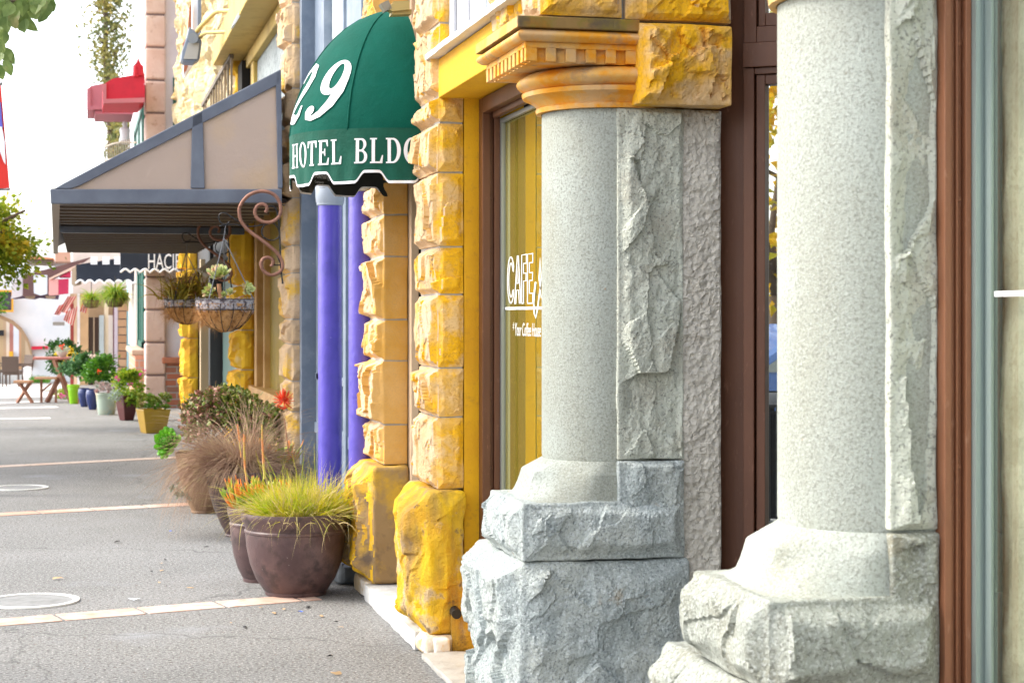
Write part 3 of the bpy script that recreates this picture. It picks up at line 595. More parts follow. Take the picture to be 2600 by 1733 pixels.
for ch in 'GDLB LETOH':
    if ch == ' ': cur += .062/AR*57.3*.9; continue
    lp, w = LET[ch]; wd_ = w*LH*.74; V, F = poly(lp); V, F = refine(V, F, .18)
    a1 = cur+wd_/AR*57.3
    g.add([pos(a1-x*LH*.74/AR*57.3, zl0+y*LH, valr(a1-x*LH*.74/AR*57.3, zl0+y*LH)+.003) for x, y in V], F); cur = a1+.013/AR*57.3
for nm in 'YBXR': pass
part('lettering', g, white_let, val)
# big numerals on the dome
def numeral(V, F, azl, t0, w, h, off):
    V, F = refine(V, F, .07)
    out = []
    for x, y in V:
        xs = x+.22*y; out.append(tuple(domept(azl-xs*w, t0+y*h, off)))
    return out, F
gn = G()
n9a = [ell(.38,.70,.28,.30,0,352,30), ell(.40,.72,.11,.22,0,352,24)]
V, F = poly(n9a); gn.add(*numeral(V, F, 70, .10, 38, .44, .004))
V, F = ribbon([(.60,.68),(.58,.46),(.50,.24),(.36,.08),(.22,.02),(.10,.05),(.06,.14),(.10,.20)], [.14,.19,.18,.13,.09,.10,.12,.10]); gn.add(*numeral(V, F, 70, .10, 38, .44, .0055))
V, F = poly([ell(.12,.15,.10,.085,0,350,14)]); gn.add(*numeral(V, F, 70, .10, 38, .44, .007))
V, F = ribbon([(.08,.72),(.12,.88),(.28,.98),(.46,.92),(.54,.76),(.50,.60),(.36,.40),(.20,.22),(.06,.08)], [.10,.12,.13,.17,.2,.2,.17,.13,.08]); gn.add(*numeral(V, F, 101, .10, 36, .44, .004))
V, F = ribbon([(.04,.06),(.20,.10),(.38,.07),(.54,.05),(.62,.12),(.64,.28)], [.14,.16,.17,.15,.12,.05]); gn.add(*numeral(V, F, 101, .10, 36, .44, .0055))
part('numerals', gn, white_let, dome)
g = G()
for s_, sz, yy in (('The', .03, .035), ('Awning', .038, .004), ('Company', .018, -.020), ('760 736 8465', .016, -.045)):
    V, F = textmesh(s_, sz); n_ = max(x for x, y in V)
    for f in [0]: g.add([pos(148-(.16-n_/2-.08-x*0+x-.0)*1/AR*57.3*0-(.12-x)/AR*57.3, ZV0+.075+yy+y, AR-.010) for x, y in V], F)
part('maker_lettering', g, M('grey_print', (.5,.52,.55), .6), dome)
g = G().tube([(AX-(AR-.03)*math.sin(math.radians(x)), AY-(AR-.03)*math.cos(math.radians(x)), ZV1) for x in range(0,181,6)], .010, 6)
part('awning_frame', g, black_m, dome, smooth=True)
# wall lamp above the dome
t = thing('wall_lamp', 'small ribbed grey lamp fixed to the wall above the green dome awning', 'lamp', at(985, 20, 8.6))
g = G(); c = at(978, 14, 8.6); 

for k in range(8): g.pr([(966+2.6*k,10-1.2*k),(968+2.6*k,8-1.2*k),(980+2.2*k,27-.8*k),(978+2.2*k,29-.8*k)], 8.6, .06)
part('ribbed_head', g, M('warm_grey_metal', (.25,.23,.18), .5, metal=.3), t)
part('bracket', G().pr([(985,22),(1000,4),(1040,2),(1040,24),(998,29)], 8.6, .07).pr([(996,28),(1045,24),(1045,36),(994,38)], 8.62, .07), M('yellow_grey_metal', (.40,.32,.12), .6), t)

# ------------------------------------------------------------------ grey storefront with purple posts
store = thing('grey_storefront', 'blue grey shopfront with two glossy purple posts between sandstone piers', 'building', (1.75, 11.8, 0))
g = G().box(1.60, 1.90, 13.62, 13.75, .1, 6)
for yy, w, px in ((13.45,.16,1.70),(13.1,.07,1.72),(12.55,.10,1.69),(12.2,.05,1.725),(11.9,.12,1.68),(11.7,.05,1.72),(11.45,.09,1.70),(11.1,.2,1.69),(10.2,.3,1.69)): g.box(px, 1.80, yy-w/2, yy+w/2, .1, 2.38)
for ua, ub in ((768,785),(796,822),(880,917)): g.box(1.70, 1.78, yX(ub,1.70), yX(ua,1.70), 2.62, 6)
g.box(1.72, 1.78, yX(872,1.72), yX(868,1.72), 2.62, 6).box(1.69, 1.70, yX(790,1.69), yX(786,1.69), 2.62, 6)
g.box(1.71, 1.80, 9.9, 13.6, .1, .62).box(1.695, 1.80, 9.9, 13.6, .62, .70).box(1.70, 1.80, 9.9, 13.6, 2.38, 2.62).box(1.70, 1.80, 9.9, 13.6, 1.02, 1.07)
fr = part('shopfront_frame', g, grey_paint, store, bevel=.004)
sg = glass_mat('storefront_glass', (.1,.2,.25), .6)
part('pane', G().box(1.76, 1.77, 9.95, 13.6, .70, 2.38), sg, fr)
part('pane', G().box(1.76, 1.77, 9.95, 13.6, 2.62, 6), glass_mat('upper_storefront_glass', (.80,.84,.84), .35), fr)  # white base paints bright sky reflection into the panes, along with curtains
for u, lab in ((838, 0), (919, 1)):
    K = 1.55*CT; d = FP*1.55/(u-210+ (0 if lab == 0 else -1)); p = at(u, 800, d)
    rad = .0745
    c_ = part('round_post', G().lathe((p.x, p.y, 0), [(rad,.12),(rad*1.0,2.19)], 32), purple, store, smooth=40)
    part('post_cap', G().lathe((p.x, p.y, 0), [(rad,2.185),(rad*1.12,2.19),(rad*1.15,2.205),(rad*1.2,2.21),(rad*1.25,2.30),(rad*1.2,2.33),(rad*.9,2.345),(.0,2.35)], 32), M('grey_post_cap', (.36,.40,.46), .4), c_, smooth=40)
z0_ = [.0,.42,.77,1.0,1.28,1.47,1.82,2.03,2.39,2.68,2.96,3.22,3.56,3.87,4.2,4.6,5.0,5.5,6.0]
p0 = pier(store, XF, 1.66, 13.74, 14.25, z0_, 640, ax=.055, ay=.02, res=.016, mats=(sand_pale, sand_pale))
stn = M('dark_slate_step', (.13,.15,.17), .5, [((.22,.25,.28), 4, .45, .62), ((.05,.05,.06), 8, .6, .7)], [(20,.006)])
rockpart('threshold_stone', [rock(1.37, 1.75, 9.99, 10.9, .0, .14, {}, res=.03, rnd=.05, seed=660, wob=.03), rock(1.50, 1.8, 10.9, 13.7, .0, .12, {}, res=.06, rnd=.02, seed=661)], (stn,), store)
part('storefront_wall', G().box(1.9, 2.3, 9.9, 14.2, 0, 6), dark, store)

# ------------------------------------------------------------------ yellow rubble building
yb = thing('rubble_stone_building', 'cream and yellow rubble stone building behind the wide brown awning', 'building', (1.6, 21, 0))
YN = 14.26; YF = 29.35
rockpart('upper_wall', [rock(1.53, 1.9, 18.6, YF, 2.9, 8.2, {'-x': .16}, res=.055, marg=.05, seed=700, cs=2.6, wob=.02, base=.3, rough=1.3, rnd=.01)], (M('cream_rubble', (.70,.56,.32), .9, [((.74,.62,.42), 3, .45, .6), ((.55,.36,.10), 5, .58, .66, 'n', .9), ((.25,.19,.12), 6, .66, .72, 'n', .7)], [(5,.06), (14,.03)]),), yb)
bp_ = (M('bright_yellow_stone', (.70,.42,.02), .85, [((.60,.30,.02), 4, .45, .6), ((.30,.20,.05), 7, .6, .7, 'n', .7), ((.72,.55,.25), 3, .6, .7)], [(12,.015)]),)
def yp(uar, zs, seed, w=.5, nf=.13, X=XF+.01):
    y = yX(uar, X); return pier(yb, X, X+nf, y, y+w, zs, seed, ax=.10, ay=.03, res=.03, mats=bp_, name='yellow_pilaster')
yp(612, [0,.5,.95,1.35,1.8,2.35,2.75,3.2,3.65,4.2], 720, w=.55)
yp(476, [0,.55,1.15,1.7,2.2,2.6], 740, w=.9, nf=.16)
g = G()
wd1 = M('tan_window_timber', (.48,.28,.10), .6, [((.36,.18,.05), 3, .4, .65)], [(30,.002)])
yA, yB2 = yX(640, 1.75), yX(713, 1.75)
for f, w, px in ((0,.25,1.66),(.13,.10,1.70),(.22,.18,1.64),(.36,.08,1.71),(.47,.22,1.66),(.62,.08,1.7)):
    yy = yA+(yB2-yA)*f; g.box(px, 1.8, yy-w/2, yy+w/2, .2, 2.9)
g.box(1.62, 1.8, YN, yA, .2, .80)
fr = part('timber_window', g, wd1, yb, bevel=.01)
part('pane', G().box(1.76, 1.77, YN, yA, .8, 2.9), glass_mat('yellow_reflection_glass', (.25,.22,.02), .45, rc=(.95,.9,.5)), fr)  # yellow reflections put into the pane's base and gloss colour
g = G()
for yy in (yX(500,1.8), yX(515,1.8), yX(558,1.8)): g.box(1.66, 1.85, yy-.15, yy+.15, 0, 2.7)
g.box(1.7, 1.9, yX(600,1.8), 28, 2.2, 2.8)
dr = part('shop_door_frame', g, M('charcoal_paint', (.035,.035,.04), .5), yb)
g = G().box(1.64, 1.85, yX(537,1.8)-.12, yX(537,1.8)+.12, 0, 2.3)
part('pale_door_post', g, M('pale_timber', (.45,.34,.20), .6), yb)
part('pane', G().box(1.82, 1.83, yX(600,1.8), yX(562,1.8), .1, 2.3), glass_mat('teal_door_glass', (.35,.55,.50), .45), dr)
part('pane', G().box(1.84, 1.85, yX(560,1.8), 28, .1, 2.3), glass_mat('dark_door_glass', (.02,.02,.02), .15), dr)
part('door_hood', G().pr([(508,684),(552,648),(572,640),(572,668),(530,700)], 20.5, .6), M('grey_timber_hood', (.3,.26,.2), .7), yb)
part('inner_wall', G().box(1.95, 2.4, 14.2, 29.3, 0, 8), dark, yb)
# upper window and overhanging bay
g = G(); yo = M('ochre_painted_wood', (.58,.40,.10), .6, [((.45,.28,.05), 5, .5, .7)], [(20,.003)])
g.box(1.58, 1.9, yX(640,1.58)-.12, yX(640,1.58)+.15, 2.9, 4.2).box(1.56, 1.9, YN, 19, 3.92, 4.05).box(1.30, 1.9, YN, 18.8, 4.06, 4.30).box(1.42, 1.9, YN, 18.3, 4.31, 4.8).box(1.50, 1.9, YN, 18.4, 4.8, 6.0)
ow = part('overhanging_bay', g, yo, yb, bevel=.01)
part('white_blind', G().box(1.62, 1.66, YN, 17.6, 2.9, 3.92), M('white_slat_blind', (.62,.68,.68), .5, [((.4,.46,.46), 20, .5, .6)], [(12,.03,'w','Y')]), ow)
# projecting light strips under the bay
part('light_strip', G().pr([(590,65),(598,60),(645,-20),(630,-20)], 15.5, .25), white_pl, ow)
t = thing('balcony_railing', 'dark iron picket railing high on the rubble wall above the brown awning', 'railing', (1.45, 21, 3.7))
g = G(); ya, yb_ = yX(588, 1.42), yX(515, 1.42)
g.box(1.40, 1.44, ya, yb_, 4.02, 4.07).box(1.40, 1.44, ya, yb_, 3.62, 3.66)
part('rail', g, M('weathered_iron', (.16,.13,.10), .7), t)
k = ya; pim = M('pale_iron', (.35,.28,.2), .7)
while k < yb_: part('picket', G().box(1.41, 1.43, k, k+.03, 3.66, 4.02), pim, t); k += .42
part('slab_and_shade', G().box(1.45, 1.62, ya, yb_, 3.55, 3.60).box(1.52, 1.6, ya, yb_, 3.60, 4.0), dark, t)  # floor slab plus an upright dark sheet painting shade behind the pickets
# projecting sign and flood lamp
t = thing('projecting_sign', 'blue edged white sign projecting from the cream rubble wall', 'sign', at(495, 90, 19.5))
part('sign_panel', G().pr([(489,-40),(500,-45),(509,-30),(509,90),(500,150),(470,198),(464,190),(466,165),(482,130),(487,80)], 19.5, .12), white_pl, t, bevel=.01)
part('sign_edge', G().pr([(500,-48),(511,-30),(511,92),(505,130),(498,130),(503,90),(503,-25)], 19.46, .2), grey_paint, t)
part('sign_face', G().pr([(481,20),(486,10),(486,75),(478,115),(466,130),(464,110),(476,90)], 19.44, .04).pr([(467,165),(480,160),(474,178),(466,188)], 19.44, .04), M('rust_sign_paint', (.35,.12,.06), .7), t)
t = thing('flood_lamp', 'grey wedge shaped flood lamp on yellow arms beside the rubble wall', 'lamp', at(487, 115, 17.5))
part('lamp_housing', G().pr([(480,68),(500,82),(510,98),(513,108),(507,150),(492,159),(466,158),(460,150),(462,130),(474,95)], 17.5, .22), M('grey_lamp_metal', (.20,.23,.28), .45, metal=.3), t, bevel=.008)
part('lens', G().pr([(478,108),(506,110),(501,150),(466,150)], 17.47, .03), M('frosted_lens', (.42,.40,.36), .4), t)
part('hinge_disc', G().tube([at(490,97,17.48), at(490,97,17.4)], .05, 16), M('pale_lamp_metal', (.3,.34,.4), .4, metal=.4), t)
yp_ = M('yellow_painted_pipe', (.62,.46,.16), .5)
part('arm', G().tube([at(500,80,17.5), at(515,62,17.4), at(545,33,17.2), at(556,28,17.1), at(640,28,16.6), at(704,27,16)], .022, 8), yp_, t, smooth=True)
part('arm', G().tube([at(509,95,17.5), at(514,88,17.4), at(524,83,17.3), at(600,80,16.9), at(668,77,16.4)], .02, 8), yp_, t, smooth=True)

# ------------------------------------------------------------------ wide brown awning
DA = 13.45; L_ = 11.4
bw = thing('brown_awning', 'wide brown metal awning with a slatted underside over the pavement', 'awning', at(400, 500, DA))
slate = M('slate_blue_metal', (.085,.095,.125), .5, [((.125,.14,.175), 3, .4, .7)], [(200,.001)])
beige = M('tan_awning_canvas', (.50,.38,.31), .7, [((.62,.42,.22), 1.0, .5, .75)], [(120,.001), (3,.02)], trans=.25)
part('side_panel', G().pr([(146,484),(712,186),(716,484)], DA, .02), beige, bw)
g = G().pr([(127,480),(716,480),(716,515),(129,517)], DA-.03, .07)
g.pr([(138,479),(160,466),(712,176),(712,212),(205,470),(180,479)], DA-.02, .06).pr([(484,478),(488,296),(515,282),(520,478)], DA-.02, .05).pr([(700,185),(714,178),(718,478),(706,478)], DA-.02, .05)
part('edge_frame', g, slate, bw, bevel=.006)
soff = M('brown_soffit', (.045,.033,.028), .6)
p00 = at(131,516,DA); xl0 = p00.x; zs_ = p00.z
z_s = zs_+.0; g = G().box(xl0+.02, 1.52, p00.y, p00.y+L_, z_s+.03, z_s+.06)
part('soffit', g, soff, bw)
g = G(); k = p00.y+.35
while k < p00.y+L_: g.box(xl0+.02, 1.52, k, k+.10, z_s+.012, z_s+.032); k += .49
part('slats', g, M('tan_slat', (.12,.085,.06), .5), bw)
g = G().box(xl0+.02, 1.52, p00.y+3.75, p00.y+3.85, z_s-.05, z_s+.01)
part('cross_beam', g, slate, bw)
xe = at(137,650,25).x
part('street_fascia', G().add([(xl0,p00.y,z_s),(xl0,p00.y,z_s+.11),(xe,p00.y+L_,z_s+.11),(xe,p00.y+L_,z_s),(xl0+.06,p00.y,z_s),(xl0+.06,p00.y,z_s+.11),(xe+.06,p00.y+L_,z_s+.11),(xe+.06,p00.y+L_,z_s)], [(0,1,2,3),(4,7,6,5),(0,3,7,4),(1,5,6,2),(3,2,6,7),(0,4,5,1)]), M('tan_fascia', (.30,.24,.19), .6), bw)
A = at(148,478,DA+.05); B = at(712,178,DA+.05)
part('roof_sheet', G().add([A, B, B+Vector((0,L_,0)), A+Vector((xe-xl0,L_,0)), A-Vector((0,0,.02)), B-Vector((0,0,.02)), B+Vector((0,L_,-.02)), A+Vector((xe-xl0,L_,-.02))], [(0,1,2,3),(7,6,5,4),(0,4,5,1),(1,5,6,2),(2,6,7,3),(3,7,4,0)]), slate, bw)

# ------------------------------------------------------------------ pink building and the far shops
DP = 29.3
pk = thing('pink_building', 'pale building with pink stone quoins and green windows beyond the rubble wall', 'building', at(400, 1030, DP))
pkp = at(366, 800, DP)
lav = M('lavender_white_plaster', (.66,.60,.64), .8, [((.72,.68,.72), 2, .4, .6)])
pks = M('pink_stone', (.58,.42,.36), .85, [((.64,.50,.45), 2.5, .42, .6), ((.45,.30,.24), 8, .58, .7)], [(20,.006)])
px0, px1 = at(372, 800, DP).x, at(421, 800, DP).x; py = pkp.y
part('wall', G().box(px0+.04, 4, py+.06, py+12.2, 0, 7.4), lav, pk)
g = G(); z = 0; k = 0
while z < 7.2:
    g.box(px0-.02, px1, py-.05, py+.6, z+.015, z+.515); z += .53; k += 1
q = part('quoin_pilaster', g, pks, pk, bevel=.03)
part('joints', G().box(px0, px1-.02, py-.02, py+.58, 0, 7.3), M('dark_joint', (.2,.15,.15), .9), q)
br1 = brick_mat('red_brick', (.40,.13,.07), (.22,.14,.11), (.35,.30,.27), .34, .105)
br2 = brick_mat('salmon_brick', (.62,.30,.19), (.58,.26,.16), (.48,.36,.3), .4, .12)
brd = part('brick_plinth', G().box(px1+.001, 1.56, py-.02, py+.5, 0, .72), br1, pk)
part('brick_cap', G().box(px1-.06, 1.57, py-.08, py+.5, .72, .82), M('brick_cap', (.42,.16,.09), .8, bump=[(8,.02)]), brd, bevel=.015)
y336 = yX(336, px0-.1)
b2 = part('brick_plinth', G().box(px0-.16, px0+.1, py+.62, y336, 0, .84), br2, pk)
part('brick_cap', G().box(px0-.22, px0+.1, py+.62, y336, .84, .93), M('stone_cap', (.5,.36,.26), .8), b2, bevel=.02)
grn = M('dark_green_paint', (.01,.10,.07), .5)
def win(z0, z1, ua, ub, X=px0-.0):
    ya, yb_ = yX(ua, X), yX(ub, X)
    f = part('window', G().box(X-.03, X+.05, ya, ya+.5, z0, z1).box(X-.03, X+.05, yb_-.5, yb_, z0, z1).box(X-.03, X+.05, ya, yb_, z1-.12, z1).box(X-.03, X+.05, ya, yb_, z0, z0+.1).box(X-.02, X+.05, (ya+yb_)/2-.15, (ya+yb_)/2+.15, z0, z1), grn, pk)
    part('pane', G().box(X+.0, X+.02, ya, yb_, z0, z1), glass_mat('green_tint_glass', (.06,.16,.13), .3), f)
win(.95, 2.35, 366, 352); win(3.7, 5.1, 366, 343)
part('window_surround', G().box(px0-.06, px0+.03, yX(351,px0), yX(334,px0), .9, 2.6), M('cream_surround', (.72,.66,.6), .7), pk)
f = part('side_window', G().box(px1+.12, px1+.17, py+.02, py+.05, 3.9, 5.3).box(px1+.12, 1.5, py+.02, py+.05, 5.3, 5.36), grn, pk)
part('pane', G().box(px1+.17, 1.5, py+.03, py+.05, 3.9, 5.3), glass_mat('pale_side_glass', (.5,.6,.55), .4), f)
part('blue_blind_panel', G().box(px0+.0, px0+.03, yX(330,px0), yX(322,px0), .0, 2.5), M('pale_teal_paint', (.35,.58,.66), .6), pk)
# red window boxes/awnings on the pink building
redp = M('red_canvas', (.52,.012,.035), .6, [((.4,.01,.03), 4, .5, .7)], trans=.15); redp2 = M('shaded_red_canvas', (.50,.16,.19), .7, trans=.15)  # pinkish copy of the red canvas has shade put into its colour
for (poly_, d, lab) in (([(262,215),(285,200),(367,186),(368,250),(355,262),(262,262)], 28.4, 'red balcony awning box nearest on the pink building'), ([(222,226),(232,218),(262,212),(270,262),(345,262),(340,281),(222,279)], 30.5, 'second red balcony awning box farther along the pink building')):
    t = thing('red_awning', lab, 'awning', at(300, 260, d), 'red awning boxes high on the pink building')
    part('canvas', G().pr(poly_, d, 1.4), redp if d < 30 else redp2, t)
    u0 = poly_[0][0]; part('edge', G().pr([(u0-1,poly_[0][1]),(u0+8,poly_[0][1]-3),(u0+8,poly_[-1][1]-2),(u0-1,poly_[-1][1])], d-.03, .03).pr([(u0,poly_[-1][1]-10),(poly_[3][0],poly_[-1][1]-14),(poly_[3][0],poly_[-1][1]-2),(u0,poly_[-1][1])], d-.05, .04), redp2, t)
    if d < 30: part('scroll', G().tube([at(345,195,d), at(346,170,d), at(351,156,d), at(356,170,d), at(357,192,d)], .05, 6), redp, t)
    else: part('base_strip', G().pr([(240,281),(340,281),(338,290),(242,289)], d, 1.3), redp2, t)
t = thing('iron_balcony', 'curved pale iron balcony with a white statue above the brown awning edge', 'balcony', at(300, 400, 31.5))
g = G(); ir = M('pale_bronze_iron', (.42,.36,.28), .6)
for k in range(12):
    u = 268+k*5.6; g.obox(at(u, 388-k*1.2, 31.5-k*.1), .02, .02, .30)
part('balusters', g, ir, t)
part('handrail', G().tube([at(267,374,31.5), at(285,366,31.2), at(310,361,30.8), at(345,362,30.2)], .018, 6).tube([at(267,408,31.5), at(300,400,31), at(345,390,30.2)], .018, 6), ir, t)
t = thing('white_statue', 'white statue standing on the iron balcony', 'statue', at(317, 366, 31))
g = G().lathe(at(317,366,31), [(.08,0),(.09,.05),(.07,.15),(.085,.24),(.07,.28),(.03,.30),(.045,.34),(.035,.38),(0,.39)], 14, sx=1.1, sy=.9); part('figure', g, white_pl, t, smooth=True)

def scallop_awning(name, label, u0, u1, vt, vb, d, L, mat, n, amp, rise, stripes=None, roofmat=None, under=None):
    t = thing(name, label, 'awning', at((u0+u1)/2, vb, d))
    pts = []; N = n*8
    for i in range(N+1):
        u = u0+(u1-u0)*i/N; pts.append((u, vb-amp*abs(math.sin(math.pi*i/8.))**1.2))
    part('valance', G().pr([(u0,vt),(u1,vt)]+pts[::-1], d, .02), mat, t)
    g = G(); g.tube([at(u, v, d-.02) for u, v in pts], .018, 5); part('white_trim', g, white_let, t)
    part('roof', G().pr([(u0,vt),(u1,vt-rise),(u1,vt)], d+.02, L), roofmat or mat, t)
    part('lower_valance', G().pr([(u0,vt),(u0+2,vt),(u0+2,vb),(u0,vb)], d, L), under or mat, t)
    pts2 = [(u, v) for u, v in pts]
    part('back_valance', G().pr([(u0+2,vt),(u1,vt)]+pts2[::-1], d+L, .02), under or mat, t)
    return t
blk = M('black_canvas', (.012,.018,.032), .7, [((.02,.028,.045), 3, .4, .7)]); tanu = M('tan_canvas', (.42,.33,.24), .7)
t = scallop_awning('black_awning', 'black scalloped awning with white stylised letters under the brown awning', 306, 456, 640, 691, 28.9, .3, blk, 6, 8, 40)
V, F = textmesh('HACIENDAS', .30, 0, .62); o_ = at(374, 682, 28.86)
part('lettering', G().add([o_+Vector((x*CT, -x*ST, y*1.15)) for x, y in V], F), white_let, t)
t = scallop_awning('striped_black_awning', 'black scalloped awning with white stripes above its valance', 192, 386, 672, 719, 34, 2.0, blk, 8, 8, 30, under=tanu)
for a_, b_ in ((230,247),(260,278),(290,306)): part('white_stripe', G().pr([(a_,651),(b_,651),(b_,671),(a_,671)], 33.9, .02), white_let, t)
part('tan_end', G().pr([(182,682),(206,668),(207,722),(190,727),(182,722)], 34.8, .03), tanu, t)
# red and pink awning, brown and white awning
t = thing('pink_red_awning', 'small pink and red striped awning between the brown and black awnings', 'awning', at(150, 740, 36.5))
part('pink_stripe', G().pr([(124,709),(148,707),(148,747),(124,749)], 36.5, 1), M('pink_canvas', (.72,.36,.34), .7), t)
part('red_stripe', G().pr([(148.2,709),(174,707),(173,744),(148.2,747)], 36.5, 1).pr([(150,703),(179,688),(179,702),(174,703)], 36.5, 1), M('crimson_canvas', (.50,.03,.09), .7), t)
part('sloping_edge', G().pr([(124,706),(182,678),(206,667),(207,672),(184,684),(126,710)], 36.45, 1.0), M('peach_canvas', (.72,.50,.40), .7), t)
t = thing('brown_white_awning', 'brown awning with broad white stripes in front of the white arch wall', 'awning', at(80, 750, 38))
brc = M('brown_canvas', (.12,.06,.055), .7, [((.15,.08,.07), 3, .4, .7)]); wst = M('white_canvas', (.62,.68,.74), .7)
g = G().pr([(58,698),(75,694),(130,680),(232,652),(216,664),(124,706),(123,748),(58,752)], 38, .3); part('canopy', g, brc, t)
part('white_stripe', G().pr([(85,698),(120,698),(120,746),(103,750),(86,744)], 37.95, .04), wst, t)
part('end_valance', G().pr([(57,700),(40,708),(30,712),(30,748),(27,758),(45,754),(57,750)], 38.2, .3), M('pale_grey_canvas', (.62,.58,.60), .7), t)
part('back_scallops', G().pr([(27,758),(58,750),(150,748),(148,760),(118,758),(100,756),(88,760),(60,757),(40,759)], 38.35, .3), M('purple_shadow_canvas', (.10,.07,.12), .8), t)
part('lining', G().pr([(60,750),(90,750),(88,757),(78,760),(66,757)], 38.3, .02).pr([(115,751),(142,751),(140,757),(128,759),(118,757)], 38.3, .02), tanu, t)

# corner shops between the arch and the pink building
cs = thing('corner_shops', 'row of narrow cream, tan and brick shopfronts behind the flower pots', 'building', at(250, 990, 39))
def strip(nm, u0, u1, v0, v1, col, d=39, dep=.3, proud=0, mat=None): part(nm, G().pr([(u0,v0),(u1,v0),(u1,v1),(u0,v1)], d-proud, dep+proud), mat or M(nm+'_paint', col, .75, [(tuple(c*.85 for c in col), 3, .45, .7)]), cs)
strip('upper_wall', 185, 322, 640, 745, (.62,.54,.48), 39.5)
strip('back_wall', 178, 335, 745, 990, (.50,.36,.22), 39.6)
strip('red_post', 179, 187, 770, 985, (.28,.04,.035))
strip('cream_wall', 188, 195, 745, 985, (.62,.45,.30)); strip('white_post', 196, 203, 745, 985, (.74,.72,.72), proud=.02)
strip('tan_wall', 203.5, 224, 745, 985, (.52,.34,.18), proud=.04)
strip('dark_shutter', 225, 237, 805, 985, (.05,.03,.02)); strip('dark_shutter', 240, 251, 805, 985, (.06,.035,.025)); strip('mullion', 237, 240, 805, 985, (.4,.3,.2), proud=.04)
strip('pale_blue_post', 252, 264, 800, 985, (.42,.50,.52), proud=.05); strip('cream_panel', 265, 275, 760, 985, (.72,.64,.46)); strip('pale_panel', 275, 287, 800, 985, (.72,.68,.62))
strip('maroon_edge', 287, 290, 780, 985, (.12,.03,.04), proud=.06); strip('lavender_post', 290, 299, 780, 985, (.58,.56,.68), proud=.08)
strip('brick_pillar', 300, 321, 760, 985, None, proud=.3, mat=brick_mat('tan_brick', (.46,.30,.17), (.36,.20,.10), (.10,.07,.05), .5, .17))
strip('teal_post', 322, 332, 790, 975, (.30,.52,.56), proud=.3); strip('white_surround', 332, 341, 770, 975, (.74,.72,.7), proud=.3)

# white arch wall at the end
aw = thing('arch_wall_building', 'white plaster wall with a round arched opening and tan arch rim', 'building', at(90, 970, 41))
arc = [(a_, b_) for a_, b_ in [(80,975),(80,930),(77,895),(68,868),(52,842),(30,822),(0,808),(-40,800),(-80,808),(-130,850),(-160,975)]]
wallm = M('bright_white_plaster', (.78,.78,.80), .8, [((.72,.74,.78), 2, .45, .65)])
part('wall', G().pr([(-400,668),(60,690),(190,690),(190,975)]+arc+[(-400,975)], 41, .5), wallm, aw)
inner = [(a_, b_) for a_, b_ in arc[1:9]]; outer = [(a_+3 if a_ > 0 else a_, b_-9) for a_, b_ in inner]
part('arch_rim', G().pr(inner+outer[::-1], 40.9, .15), M('tan_arch_stone', (.40,.26,.15), .8), aw)
part('parapet', G().pr([(-400,655),(142,676),(215,676),(215,690),(-400,690)], 41.1, .6), wallm, aw)
part('red_strip', G().pr([(80,879),(122,878),(122,886),(80,887)], 40.9, .08), M('red_paint', (.65,.01,.04), .5), aw)
fb = thing('arcade_shops', 'tan and cream shopfronts seen through the arch', 'building', at(20, 960, 50))
for a_, b_, c_ in ((-80,8,(.52,.36,.2)),(8,16,(.5,.33,.2)),(16,24,(.72,.6,.48)),(24,34,(.45,.18,.14)),(34,48,(.72,.72,.78)),(48,54,(.55,.3,.16)),(54,64,(.42,.28,.16)),(64,90,(.55,.4,.26))):
    part('front_strip', G().pr([(a_,760),(b_,760),(b_,960),(a_,960)], 50, .3), M('arcade_paint', c_, .8), fb)
part('sign_board', G().pr([(-10,838),(10,838),(10,852),(-10,852)], 49.8, .1), black_m, fb)
part('yellow_lamp', G().pr([(23,892),(33,892),(33,905),(23,905)], 49.8, .2), M('yellow_box', (.8,.4,.02), .6), fb)
tb = thing('tan_roof_building', 'distant tan building with a lattice front and orange roof edge', 'building', at(110, 670, 60))
part('lattice_wall', G().pr([(70,657),(136,657),(136,678),(70,678)], 60, 3), M('lattice_tan', (.40,.33,.27), .8, [((.55,.45,.3), 6, .5, .6)], [(10,.05,'w','X')]), tb)
part('roof_edge', G().pr([(70,650),(94,650),(136,655),(136,658),(70,658)], 59.8, 3), M('orange_tile', (.62,.25,.12), .8), tb)
part('orange_wing', G().pr([(140,640),(178,640),(178,664),(140,664)], 59, 3), M('salmon_wall', (.65,.35,.24), .8), tb)
part('white_wing', G().pr([(60,664),(215,664),(215,692),(60,692)], 61, 3), wallm, tb)
t = thing('framed_sign', 'dark sign with an orange yellow frame on the white arch wall', 'sign', at(0, 790, 40.7))
part('board', G().pr([(-40,740),(30,740),(30,788),(-40,788)], 40.7, .05), M('dark_sign_face', (.06,.05,.07), .6), t)
part('frame', G().pr([(-44,736),(34,736),(34,741),(-44,741)], 40.65, .1).pr([(-44,787),(34,787),(34,792),(-44,792)], 40.65, .1).pr([(29,741),(34,741),(34,787),(29,787)], 40.65, .1), M('orange_frame', (.75,.36,.03), .5), t)
part('white_mark', G().pr([(0,778),(10,779),(8,785),(0,785)], 40.64, .02), white_let, t)
t = thing('hanging_sign', 'small grey sign board hanging at the end of the striped flags', 'sign', at(150, 822, 38)); part('board', G().pr([(134,817),(164,817),(164,826),(134,826)], 38, .08), M('grey_board', (.25,.23,.2), .7), t); part('hood', G().pr([(133,803),(165,798),(172,812),(164,816),(133,816)], 38.1, .1), M('pale_board', (.62,.66,.72), .7), t)
